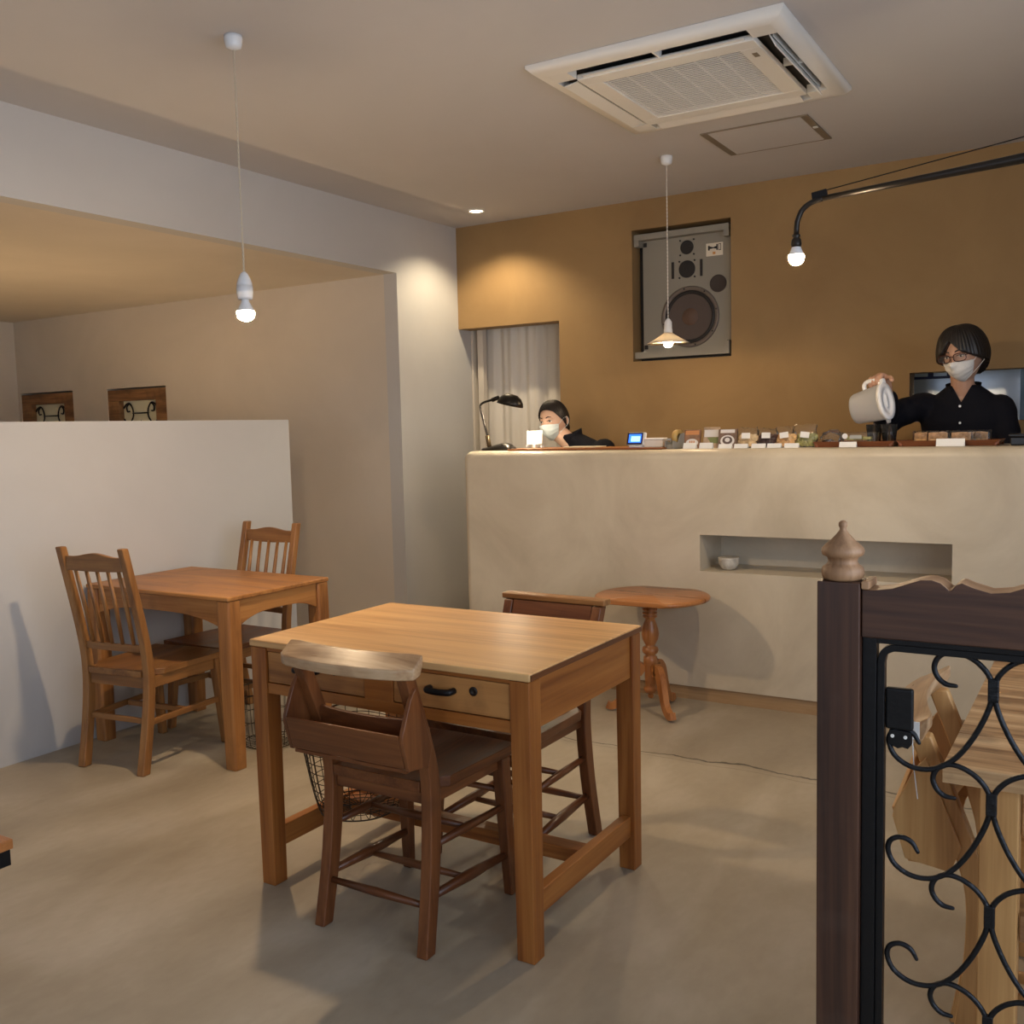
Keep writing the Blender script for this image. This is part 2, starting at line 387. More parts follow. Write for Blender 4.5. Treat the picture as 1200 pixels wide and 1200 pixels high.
# back wall
b = NB()
segs = [(XL,-2.99,1.962,ZC), (-2.99,-2.487,0,ZC), (-2.487,-1.878,0,1.679), (-2.487,-1.878,2.452,ZC), (-1.878,-.923,0,ZC), (-.923,.95,0,1.28), (-.923,.95,1.536,ZC), (.95,XR,0,ZC)]
for x0, x1, z0, z1 in segs: bx(b, x0, x1, YB, YB+.14, z0, z1)
struct('wall_back', b, M_MUST)
b = NB(); bx(b, XL, -2.3, 6.6, 6.7, 0, ZC); bx(b, -2.4, -2.3, YB+.141, 6.6, 0, ZC); struct('wall_corridor', b, M_WARM)
b = NB(); bx(b, -1.35, XR, 7.0, 7.1, 0, ZC); bx(b, -1.45, -1.35, YB+.141, 7.1, 0, ZC); struct('wall_kitchen', b, M_WHITE)
b = NB(); bx(b, XR, XR+.1, YF, -1.9, 0, ZC); bx(b, XR, XR+.1, 2.7, 7.1, 0, ZC); bx(b, XR, XR+.1, -1.9, 2.7, 0, .55); bx(b, XR, XR+.1, -1.9, 2.7, 2.3, ZC)
struct('wall_right', b, M_WHITE)
b = NB(); bx(b, NX0, XL-.1, YF-.1, YF, 0, NZ); bx(b, XL-.1, -2.0, YF-.1, YF, 0, ZC); bx(b, -.5, XR+.1, YF-.1, YF, 0, ZC); bx(b, -2.0, -.5, YF-.1, YF, 0, .9); bx(b, -2.0, -.5, YF-.1, YF, 2.2, ZC)
struct('wall_front', b, M_WHITE)
def window(n, horiz, a0, a1, z0, z1, pos, parts):
    b = NB()
    def B(u0, u1, w0, w1):
        if horiz: bx(b, u0, u1, pos-.03, pos+.03, w0, w1)
        else: bx(b, pos-.03, pos+.03, u0, u1, w0, w1)
    B(a0, a1, z0, z0+.05); B(a0, a1, z1-.05, z1)
    for i in range(parts+1):
        u = a0+(a1-a0)*i/parts; u = min(max(u, a0+.025), a1-.025); B(u-.025, u+.025, z0+.05, z1-.05)
    struct('window_%d' % n, b, M_BLACKM)
window(1, True, -2.0, -.5, .9, 2.2, YF-.05, 2)
window(2, False, -1.9, 2.7, .55, 2.3, XR+.05, 4)
# door frame post beside the curtain
b = NB(); bx(b, -3.752, -3.735, YB+.141, YB+.22, 0, 1.98); bx(b, -3.70, -3.655, YB+.141, YB+.19, 0, 1.98); struct('trim_1', b, M_WARM, bevel=.003)
b = NB()
for x0, x1 in ((-1.97,1.2),): bx(b, -2.94, XR-.001, 4.325, 4.345, 0, .066)
struct('baseboard_counter', b, BRD[0])

# window and alcove panels: iron scroll headboards in timber frames
def scroll_pts(pts, P=lambda u, v: (u, 0, v)): return smoothpts([P(*p) for p in pts], 6)
def iron_panel(x0, x1, zt, label):
    w = x1-x0; t = thing('iron_scroll_panel', label, 'decorative panel', ((x0+x1)/2, NY+.034, .80), 0, 'timber framed iron panels in the alcove wall')
    h = zt-.80; hw = w/2; fw = .125
    b = NB(); bx(b, -hw+.002, hw-.002, -.03, .03, h-.095, h-.012); bx(b, -hw+.002, hw-.002, -.03, .03, .002, .12)
    bx(b, -hw+.002, -hw+fw, -.03, .03, .12, h-.095); bx(b, hw-fw, hw-.002, -.03, .03, .12, h-.095)
    mk('frame', b, OLDW[0], t, bevel=.003)
    b = NB(); bx(b, -hw+fw, hw-fw, .015, .022, .12, h-.095); mk('pane', b, M_FROST, t)
    b = NB(); iw = hw-fw
    for s in (-1, 1):
        for zz in (h-.17, h-.44):
            p = [(s*(iw-.02), 0, zz+.02), (s*(iw-.045), 0, zz+.045), (s*(iw-.085), 0, zz+.055), (s*(iw-.12), 0, zz+.015), (s*(iw-.125), 0, zz-.04), (s*(iw-.09), 0, zz-.085), (s*(iw-.045), 0, zz-.09), (s*(iw-.02), 0, zz-.06)]
            tube(b, smoothpts(p), .006, 6)
            tube(b, smoothpts([(s*(iw-.085), 0, zz+.055), (s*(iw-.055), 0, zz+.03), (s*(iw-.06), 0, zz-.005), (s*(iw-.085), 0, zz-.005)]), .006, 6)
    for zz in (h-.17, h-.44): tube(b, [(-iw+.12, 0, zz-.02), (iw-.12, 0, zz-.02)], .005, 6)
    for zz in (h-.30, h-.57): lathe(b, [(.001, zz+.06), (.018, zz), (.034, zz-.03), (.02, zz-.06), (.001, zz-.07)], 8)
    mk('scrollwork', b, M_IRON, t, smooth=True)
iron_panel(*recs[0], 'timber framed iron scroll panel in the alcove wall, left one nearer the corner')
iron_panel(*recs[1], 'timber framed iron scroll panel in the alcove wall, right one with darker worn edge')

# ------------------------------------------------------------------ counter
def build_counter():
    b = NB(); bx(b, -2.955, XR-.002, 4.312, 4.76, .066, 1.182)
    me = bpy.data.meshes.new('c'); bmesh.ops.recalc_face_normals(b, faces=b.faces[:])
    # round front-top, left-front vertical, left-top edges
    ed = []
    for e in b.edges:
        p, q = e.verts[0].co, e.verts[1].co
        mx = (p+q)/2
        if (abs(mx.y-4.312) < 1e-4 and abs(mx.z-1.182) < 1e-4) or (abs(mx.x+2.955) < 1e-4 and (abs(mx.y-4.312) < 1e-4 or abs(mx.z-1.182) < 1e-4 or abs(mx.y-4.76) < 1e-4) and mx.z > .3): ed.append(e)
    bmesh.ops.bevel(b, geom=ed, offset=.045, segments=8, profile=.5, affect='EDGES')
    b.to_mesh(me); b.free(); o = bpy.data.objects.new('c', me); COL.objects.link(o)
    c = NB(); bx(c, -1.633, -.556, 4.2, 4.60, .617, .787); cm = bpy.data.meshes.new('k'); bmesh.ops.recalc_face_normals(c, faces=c.faces[:]); c.to_mesh(cm); c.free()
    k = bpy.data.objects.new('k', cm); COL.objects.link(k)
    m = o.modifiers.new('b', 'BOOLEAN'); m.object = k; m.operation = 'DIFFERENCE'; m.solver = 'EXACT'
    me2 = bpy.data.meshes.new_from_object(o.evaluated_get(bpy.context.evaluated_depsgraph_get())); me2.name = 'counter_body'
    bpy.data.objects.remove(o); bpy.data.objects.remove(k)
    me2.materials.clear(); me2.materials.append(M_CNT)
    for p in me2.polygons: p.use_smooth = True
    me2.set_sharp_from_angle(angle=R(30))
    o = bpy.data.objects.new('service_counter', me2); COL.objects.link(o)
    tag(o, 'long rounded beige plaster service counter with a shelf niche in its front', 'counter')
    return o
build_counter()
CT = 1.182
b = NB(); bx(b, -2.695, -1.83, 4.352, 4.70, CT+.0005, CT+.009); o = mk('counter_board', b, OAK[0], bevel=.002); tag(o, 'thin pale wooden board lying on the counter in front of the seated woman', 'board')

# ceiling hatch
t = thing('ceiling_hatch', 'square ceiling access hatch with thin grey metal frame behind the air conditioner', 'hatch', (-1.415, 4.635, ZC))
b = NB()
for s in (-1, 1): bx(b, s*.228-.016, s*.228+.016, -.215, .215, -.006, -.0005); bx(b, -.212, .212, s*.212-.004, s*.212+.004, -.006, -.0005)
mk('frame', b, M_GRY, t)
b = NB(); bx(b, -.2115, .2115, -.2075, .2075, -.005, -.0005); mk('panel', b, M_CEIL, t)
b = NB(); bx(b, .219, .239, -.03, -.01, -.009, -.006); mk('latch', b, M_ACW, t)
# downlight
t = thing('recessed_downlight', 'small round recessed ceiling downlight by the wall corner', 'ceiling light', (-3.354, 5.124, ZC))
b = NB(); lathe(b, [(.052,-.001), (.052,-.006), (.046,-.007), (.040,-.002)], 32, cap=False); mk('trim_ring', b, M_ACW, t, smooth=True)
b = NB(); lathe(b, [(.0001,-.002), (.040,-.002)], 24, cap=False); mk('lens', b, plain('downlight_lens', (.9,.9,.9), .4, emit=(1,.84,.6), es=9), t)

# ------------------------------------------------------------------ ceiling air conditioner
def build_ac():
    t = thing('ceiling_air_conditioner', 'white square cassette air conditioner set in the ceiling with open louvres', 'air conditioner', (-1.406, 3.70, ZC), 0)
    H = .475; a, c = .415, .335   # slot band between c and a ; slots length
    b = NB()
    # outer chamfered frame: ring of profile
    prof = [(H, -.001), (H, -.012), (H-.022, -.032), (a+.0, -.036), (a, -.01)]
    rings = []
    for h, z in prof:
        rings.append([Vector((sx*h, sy*h, z)) for sx, sy in ((-1,-1),(1,-1),(1,1),(-1,1))])
    ringloft(b, rings, cap=False)
    # corners between slots
    for sx in (-1, 1):
        for sy in (-1, 1):
            bx(b, sx*c, sx*a, sy*c, sy*a, -.036, -.004)
    mk('frame', b, M_ACW, t, bevel=0)
    b = NB(); bx(b, -a, a, -a, a, -.003, -.001); mk('duct_recess', b, M_ACD, t)
    # centre panel with raised intake
    b = NB()
    gi = .262
    bx(b, -c, c, gi, c, -.042, -.02); bx(b, -c, c, -c, -gi, -.042, -.02); bx(b, -c, -gi, -gi, gi, -.042, -.02); bx(b, gi, c, -gi, gi, -.042, -.02)
    mk('intake_frame', b, M_ACW, t, bevel=.004)
    b = NB()
    for i in range(30):
        y = -gi+.008+i*(2*gi-.016)/29; box(b, (0, y, -.037), (2*gi, .0065, .003))
    for i in range(7): x = -gi+i*2*gi/6; bx(b, x-.002, x+.002, -gi, gi, -.034, -.028)
    mk('intake_grille', b, M_ACW, t)
    b = NB(); bx(b, -gi, gi, -gi, gi, -.024, -.021); mk('filter', b, plain('ac_filter', (.045,.045,.05), .8), t)
    b = NB(); bx(b, gi+.03, gi+.048, -.22, -.18, -.0435, -.042); mk('badge', b, M_GRY, t)
    # louvres, one per side; the near (-y) and right (+x) ones stand open
    for ang, op in ((0, -4), (PI/2, 62), (PI, 8), (-PI/2, 8)):
        b = NB(); q = Matrix.Rotation(ang, 3, 'Z')
        L = c-.03
        vs = []
        w = .070
        rr = Quaternion((1,0,0), R(op))
        if op == 8: w = .056
        if op < 0: w = .016
        for v in box(b, (0,0,0), (2*L, w, .005), rr): pass
        for v in b.verts: v.co = q @ (v.co+Vector((0, -(a+c)/2-(.01 if op > 20 else 0)+(.032 if op < 0 else 0), -.039 if op == 8 else -.034)))
        if op < 0:
            for v in box(b, (0, -(a+c)/2, -.020), (.008, .078, .028)): v.co = q @ v.co
        if op > 20:
            for xx in (0,):
                s0 = len(b.verts)
                vv = box(b, (xx, -(a+c)/2, -.018), (.008, .07, .028))
                for v in vv: v.co = q @ v.co
            vv = box(b, (0, -(a+c)/2-.018, -.020), (2*L, .004, .026))
            for v in vv: v.co = q @ v.co
        mk('louvre', b, M_ACW, t)
build_ac()

# ------------------------------------------------------------------ pendants
M_BULB = bulbmat('bulb_pendant', (1.0,.73,.45), 900)
M_BULB2 = bulbmat('bulb_counter', (1.0,.72,.42), 330)
M_BULB3 = bulbmat('bulb_arm', (1.0,.76,.48), 720)
def bulb(t, c, mat, r=.026):
    b = NB(); x, y, z = c
    lathe(b, [(.012, z+.045), (.013, z+.035), (r*.7, z+.02), (r*.97, z+.004), (r*.95, z+.002)], 20, (x, y, 0))
    mk('bulb_base', b, M_POR, t, smooth=True)
    b = NB(); lathe(b, [(r*.97, z+.0015), (r, z-.006), (r*.9, z-.018), (r*.6, z-.027), (r*.2, z-.031), (.0004, z-.0315)], 24, (x, y, 0), cap=False)
    return mk('bulb', b, mat, t, smooth=True)
def canopy(t, z):
    b = NB(); lathe(b, [(.030, z-.0005), (.031, z-.012), (.027, z-.032), (.024, z-.040), (.006, z-.046)], 24); return mk('ceiling_rose', b, M_POR, t, smooth=True)
t = thing('pendant_lamp', 'bare glowing bulb on a twisted cord with white porcelain socket, hanging over the desk table', 'pendant lamp', (-2.538, 2.429, 0))
canopy(t, ZC)
def cord(t, z0, z1, mat, w=.0022):
    b = NB()
    for ph in (0, PI):
        n = 150; tube(b, [(w*math.cos(ph+i*.9)*.8, w*math.sin(ph+i*.9)*.8, z0+(z1-z0)*i/n) for i in range(n+1)], w*.75, 5)
    return mk('cord', b, mat, t, smooth=True)
cord(t, ZC-.045, 1.845, M_CORD)
b = NB(); lathe(b, [(.005,1.85), (.013,1.842), (.021,1.825), (.026,1.81), (.026,1.80), (.0275,1.80), (.0275,1.775), (.026,1.772), (.026,1.765), (.024,1.757), (.016,1.757)], 24)
mk('socket', b, M_POR, t, smooth=True)
bulb(t, (0,0,1.715), M_BULB, .030)
t = thing('pendant_lamp', 'glowing pendant with a flat conical shade hanging in front of the loudspeaker', 'pendant lamp', (-1.931, 4.681, 0))
canopy(t, ZC); cord(t, ZC-.045, 1.825, plain('cord_white', (.7,.66,.6), .8))
b = NB(); lathe(b, [(.005,1.83), (.012,1.822), (.019,1.81), (.020,1.78), (.022,1.77), (.022,1.758), (.014,1.757)], 20); mk('socket', b, M_POR, t, smooth=True)
b = NB(); lathe(b, [(.020,1.758), (.038,1.745), (.075,1.722), (.106,1.706), (.106,1.704), (.074,1.719), (.036,1.742), (.018,1.755)], 40, cap=False)
mk('shade', b, M_SHADE, t, smooth=True)
bulb(t, (0,0,1.715), M_BULB2, .024)
# long arm lamp reaching in from the right wall
t = thing('swing_arm_lamp', 'long black swing arm wall lamp ending in a bare glowing bulb above the counter', 'wall lamp', (XR, 3.4, 2.0))
def A(x, z): return (x-XR, 0, z-2.0)
b = NB()
tube(b, [A(*p) for p in ((-.937,1.925), (-.936,1.95))]+smoothpts([A(*p) for p in ((-.934,1.97), (-.918,2.005), (-.888,2.026), (-.850,2.035))], 6), .009, 12)
tube(b, [A(-.850,2.035), A(-.5,2.056), A(-.256,2.071), A(.6,2.121), A(XR-.03,2.17)], [.009,.012,.016,.021,.024], 12)
mk('arm', b, M_DKMET, t, smooth=True)
b = NB(); beam(b, A(-.885,2.045), A(-.835,2.052), .014, .026); mk('clamp', b, M_BLACKM, t, bevel=.003)
b = NB(); tube(b, [A(-.84,2.06), A(-.3,2.128), A(.5,2.235), A(XR-.02,2.37)], .0018, 6); mk('stay_cable', b, M_BLACKM, t, smooth=True)
b = NB(); bx(b, -.02, -.001, -.04, .04, .08, .42); mk('wall_plate', b, M_BLACKM, t, bevel=.003)
b = NB(); lathe(b, [(.013,1.928-2), (.014,1.922-2), (.010,1.918-2), (.016,1.910-2), (.018,1.895-2), (.015,1.885-2)], 16, (-.937-XR,0,0)); mk('socket', b, M_DKMET, t, smooth=True)
bulb(t, (-.937-XR, 0, 1.857-2), M_BULB3, .026)

# ------------------------------------------------------------------ loudspeaker in the back wall
def build_speaker():
    cx, cz = (-2.487-1.878)/2, (1.679+2.452)/2
    t = thing('loudspeaker', 'large grey studio loudspeaker recessed in the mustard wall, with woofer, port and horn', 'loudspeaker', (cx, YB+.02, cz))
    w, h = .30, .381
    b = NB(); bx(b, -w, w, .09, .38, -h, h); mk('cabinet', b, M_SPKD, t)
    b = NB(); bx(b, -w+.035, w-.012, .05, .088, -h+.03, h-.025); mk('baffle', b, M_SPK, t, bevel=.002)
    for bs in (((-w+.002, w-.014, -.005, .088, h-.055, h-.020), (w-.045, w-.014, -.005, .05, h-.09, h-.056), (-w+.002, -w+.034, -.005, .05, h-.09, h-.056)),
               ((-w+.002, w-.014, -.005, .088, -h+.012, -h+.05), (w-.036, w-.014, -.005, .05, -h+.049, -h+.085))):
        b = NB()
        for q in bs: bx(b, *q)
        mk('mount_rail', b, M_SPK, t)
    def P(X, Z): return X-cx, Z-cz
    def disc(name, X, Z, prof, mat, y=.049):
        b = NB(); u, v = P(X, Z); lathe(b, [(r, y-d) for r, d in prof], 48, (u, 0, v), axis='y', cap=False); return mk(name, b, mat, t, smooth=True, sm_angle=40)
    wo = disc('woofer_frame', -2.150, 1.926, [(.178,0), (.178,.006), (.172,.008), (.155,.008), (.153,.002)], M_RING)
    wo2 = disc('woofer_surround', -2.150, 1.926, [(.153,.003), (.147,.008), (.138,.009), (.132,.003), (.132,.001)], M_SPKD)
    disc('woofer_cone', -2.150, 1.926, [(.132,.0035), (.10,.002), (.05,.0005), (.048,.0005)], M_CONE, .049)
    disc('dust_cap', -2.150, 1.926, [(.050,.0008), (.045,.004), (.03,.012), (.012,.016), (.0005,.017)], M_CAP)
    disc('tweeter', -2.166, 2.328, [(.040,0), (.040,.004), (.034,.004), (.02,.001), (.0005,.002)], M_SPKD)
    disc('midrange', -2.167, 2.203, [(.050,0), (.050,.004), (.045,.004), (.02,.001), (.0005,.006)], M_SPKD)
    disc('port', -1.978, 2.103, [(.050,0), (.050,.002), (.044,.002), (.04,.0005), (.0005,.0005)], plain('port_dark', (.05,.035,.028), .6))
    for dx in (-.088, .088): b = NB(); u, v = P(-2.167+dx, 2.203); bx(b, u-.007, u+.007, .044, .050, v-.048, v+.048); mk('bracket', b, M_SPKD, t)
    for X, Z in ((-2.43,2.37), (-1.915,2.37), (-2.43,1.765), (-1.915,1.765)):
        b = NB(); u, v = P(X, Z); bx(b, u-.010, u+.010, .044, .050, v-.012, v+.012); mk('grille_socket', b, M_SPKD, t)
    for X0, Z0, d in ((-2.166,2.328,.042), (-2.167,2.203,.047)):
        for sx in (-1, 1):
            for sz in (-1, 1): b = NB(); u, v = P(X0+sx*d, Z0+sz*d); lathe(b, [(.0055,.050), (.0055,.045), (.0005,.0449)], 8, (u, 0, v), axis='y'); mk('screw', b, M_SPKD, t)
    b = NB(); u, v = P(-2.43, 1.728); lathe(b, [(.012,.044), (.012,.018), (.0005,.0175)], 14, (u, 0, v), axis='y'); mk('clip', b, M_ACW, t, smooth=True)
    for k in range(8): b = NB(); a = k*PI/4+.2; u, v = P(-2.150+.166*math.cos(a), 1.926+.166*math.sin(a)); lathe(b, [(.005,.042), (.005,.037), (.0005,.0368)], 8, (u, 0, v), axis='y'); mk('screw', b, M_SPKD, t)
    u, v = P(-1.998, 2.298)
    b = NB(); bx(b, u-.050, u+.050, .045, .0498, v-.036, v+.036); pl = mk('badge', b, plain('badge_cream', (.78,.72,.60), .5), t)
    b = NB(); y0, y1 = .0435, .0449
    prism(b, [(u-.038,v+.022), (u-.038,v-.004), (u-.028,v-.004), (u-.028,v+.003), (u-.006,v+.006), (u+.012,v+.002), (u+.012,v-.006), (u+.020,v-.006), (u+.020,v+.028), (u+.012,v+.028), (u+.012,v+.018), (u-.006,v+.012), (u-.028,v+.018), (u-.028,v+.022)], 'y', y0, y1)
    for a0, a1, c0, c1 in ((.024,.040,.026,.029), (.024,.040,-.008,-.005), (.024,.027,-.008,.029), (.037,.040,-.008,.029)): bx(b, u+a0, u+a1, y0, y1, v+c0, v+c1)
    mk('emblem', b, M_SPKD, pl)
    b = NB(); bx(b, u-.010, u+.006, y0, y1, v-.028, v-.014); mk('emblem_mark', b, plain('emblem_orange', (.65,.30,.08), .5), pl)
build_speaker()

# curtain
def build_curtain():
    b = NB(); n, m = 150, 24; x0, x1 = -3.74, -2.92; top, bot = 2.02, .03; th = .004
    G = []
    for side in (0, 1):
        g = []
        for j in range(m+1):
            v = j/m; row = []
            for i in range(n+1):
                u = i/n; x = x0+(x1-x0)*u
                amp = .012+.012*v
                y = 5.72+amp*math.sin(u*34+1.3*math.sin(u*9)+.3*v)+.006*math.sin(u*75)+side*th - .02*math.exp(-((u-.47)/.06)**2)
                row.append(b.verts.new((x, y, top+(bot-top)*v)))
            g.append(row)
        G.append(g)
    for g in G:
        for j in range(m):
            for i in range(n): b.faces.new((g[j][i], g[j][i+1], g[j+1][i+1], g[j+1][i]))
    for j in range(m):
        for i in (0, n): b.faces.new((G[0][j][i], G[1][j][i], G[1][j+1][i], G[0][j+1][i]))
    t = thing('door_curtain', 'pale linen curtain filling the staff doorway behind the desk lamp', 'curtain', (0,0,0))
    mk('fabric', b, M_CURT, t, smooth=True)
    b = NB(); tube(b, [(-3.75,5.72,2.03), (-2.86,5.72,2.03)], .010, 10); mk('rod', b, M_ACW, t, smooth=True)
build_curtain()

# ------------------------------------------------------------------ desk table (table one)
def drawer_table():
    t = thing('desk_table', 'oak desk table with two drawers and black pulls, front centre of the room', 'table', (-1.627, 2.276, 0))
    x0, x1, y0, y1 = -.463, .463, -.322, .322
    b = NB(); bx(b, x0, x1, y0, y1, .700, .720); mk('tabletop', b, OAKT[0], t, bevel=.004)
    b = NB(); bx(b, x1+.0002, x1+.003, y0+.004, y1-.004, .703, .717); mk('edge_band', b, CHR[1], t)['label'] = 'dark worn end of the tabletop'
    lx, ly = .432, .292
    for sx in (-1, 1):
        for sy in (-1, 1):
            b = NB(); post(b, [(sx*lx, sy*ly, 0), (sx*lx, sy*ly, .699)], [.050,.056], [.050,.056]); mk('leg', b, OAK[2], t, bevel=.003)
    # aprons
    for sx in (-1, 1):
        b = NB(); bx(b, sx*lx-.012, sx*lx+.020*sx if sx > 0 else sx*lx+.012, -ly+.029, ly-.029, .575, .699) if sx > 0 else bx(b, -lx-.020, -lx+.012, -ly+.029, ly-.029, .575, .699)
        mk('side_apron', b, OAK[1], t, bevel=.0015)
    b = NB(); bx(b, -lx+.029, lx-.029, ly-.012, ly+.020, .575, .699); mk('back_apron', b, OAK[0], t, bevel=.0015)
    b = NB()
    yf0, yf1 = -ly-.022, -ly+.010
    bx(b, -lx+.029, lx-.029, yf0, yf1, .690, .699); bx(b, -lx+.029, lx-.029, yf0, yf1, .568, .598)
    bx(b, -.050, .045, yf0, yf1, .598, .690)
    mk('drawer_rail', b, OAK[0], t, bevel=.001)
    for s, xa, xb in ((0, -lx+.031, -.052), (1, .047, lx-.031)):
        b = NB(); bx(b, xa, xb, yf0+.002, yf1, .6005, .688); d = mk('drawer', b, OAK2[0], t, bevel=.002)
        xm = (xa+xb)/2-.022
        b = NB(); tube(b, smoothpts([(xm-.036, yf0+.001, .652), (xm-.036, yf0-.012, .652), (xm-.030, yf0-.019, .651), (xm, yf0-.021, .650), (xm+.030, yf0-.019, .651), (xm+.036, yf0-.012, .652), (xm+.036, yf0+.001, .652)], 4), .0085, 10)
        mk('handle', b, M_BLACKM, d, smooth=True)
        xk = xm+.095
        b = NB(); lathe(b, [(.0115, yf0+.0015), (.0115, yf0-.001), (.006, yf0-.001), (.005, yf0+.0005)], 18, (xk, 0, .658), axis='y'); mk('keyhole', b, M_DKMET, d, smooth=True)
    for sx in (-1, 1):
        b = NB(); beam(b, (sx*lx, -ly+.026, .132), (sx*lx, ly-.026, .132), .030, .062); mk('stretcher', b, OAK[1], t, bevel=.003)
    b = NB(); beam(b, (-lx+.016, .03, .135), (lx-.016, .03, .135), .055, .040); mk('stretcher', b, OAK[0], t, bevel=.003)
    return t
drawer_table()

# ------------------------------------------------------------------ low dining table (table two)
def arch_apron(b, axis, L, fix, th, z1=.664, side=1):
    n = 24; out = []
    top = [(-L+2*L*i/n, z1) for i in range(n+1)]
    bot = [(-L+2*L*i/n, .600-.038*abs(-1+2*i/n)**3.2) for i in range(n+1)]
    strip(b, top, bot, -th/2, th/2)
    for v in b.verts:
        if axis == 'y': v.co = Vector((v.co.y+fix, v.co.x, v.co.z))
        else: v.co = Vector((v.co.x, v.co.y+fix, v.co.z))
def low_table():
    cx, cy = (-3.735-2.862)/2, (2.583+3.150)/2
    t = thing('dining_table', 'worn honey wood table with arched aprons standing against the white partition', 'table', (cx, cy, 0))
    hx, hy = .432, .283
    b = NB(); bx(b, -hx, hx, -hy, hy, .664, .682); mk('tabletop', b, OAK2[0], t, bevel=.005)
    for sx in (-1, 1):
        for sy in (-1, 1):
            b = NB(); px, py = sx*(hx-.034), sy*(hy-.034)
            rings = []
            for z, w in ((0,.062), (.3,.067), (.56,.070), (.6635,.066)):
                h = w/2; c = h*.24
                rings.append([Vector((px+x, py+y, z)) for x, y in ((-h+c,-h),(h-c,-h),(h,-h+c),(h,h-c),(h-c,h),(-h+c,h),(-h,h-c),(-h,-h+c))])
            ringloft(b, rings); mk('leg', b, OAK2[2], t, bevel=.004)
    for s in (-1, 1):
        b = NB(); arch_apron(b, 'x', hx-.070, s*(hy-.022), .022); mk('apron', b, OAK2[0], t, bevel=.002)
        b = NB(); arch_apron(b, 'y', hy-.070, s*(hx-.022), .022); mk('apron', b, OAK2[1], t, bevel=.002)
    return t
low_table()

# ------------------------------------------------------------------ chapel chairs (book box behind the back)
def saddle_seat(b, y0, y1, w0, w1, z, th, dip=.010, nx=14, ny=10):
    rows_t, rows_b = [], []
    for j in range(ny+1):
        v = j/ny; y = y0+(y1-y0)*v; w = w0+(w1-w0)*v; rt, rb = [], []
        for i in range(nx+1):
            u = -1+2*i/nx; x = u*w
            edge = (1-u**4)*(1-(2*v-1)**4)
            d = dip*edge*(1.15-.5*math.exp(-(u/.18)**2)*v)
            rt.append(b.verts.new((x, y+(.008*(1-u*u) if j == ny else 0), z-d))); rb.append(b.verts.new((x*.985, y, z-th)))
        rows_t.append(rt); rows_b.append(rb)
    for j in range(ny):
        for i in range(nx):
            b.faces.new((rows_t[j][i], rows_t[j][i+1], rows_t[j+1][i+1], rows_t[j+1][i]))
            b.faces.new((rows_b[j][i+1], rows_b[j][i], rows_b[j+1][i], rows_b[j+1][i+1]))
    for j in range(ny):
        b.faces.new((rows_t[j][0], rows_t[j+1][0], rows_b[j+1][0], rows_b[j][0])); b.faces.new((rows_t[j+1][nx], rows_t[j][nx], rows_b[j][nx], rows_b[j+1][nx]))
    for i in range(nx):
        b.faces.new((rows_t[0][i+1], rows_t[0][i], rows_b[0][i], rows_b[0][i+1])); b.faces.new((rows_t[ny][i], rows_t[ny][i+1], rows_b[ny][i+1], rows_b[ny][i]))
def curved_rail(b, hw, yc, bow, z0, z1, depth, n=18, endround=True, ztilt=0):
    """board bowed backwards in the middle, section depth x (z1-z0)"""
    rings = []
    for i in range(n+1):
        u = -1+2*i/n; x = u*hw; y = yc-bow*(1-u*u)
        f = 1
        if endround: f = .55 if i in (0, n) else (.85 if i in (1, n-1) else 1)
        d = depth/2*f
        rings.append([Vector((x, y-d, z0)), Vector((x, y+d, z0)), Vector((x, y+d*.9, z1)), Vector((x, y-d, z1+ztilt))])
    ringloft(b, rings)
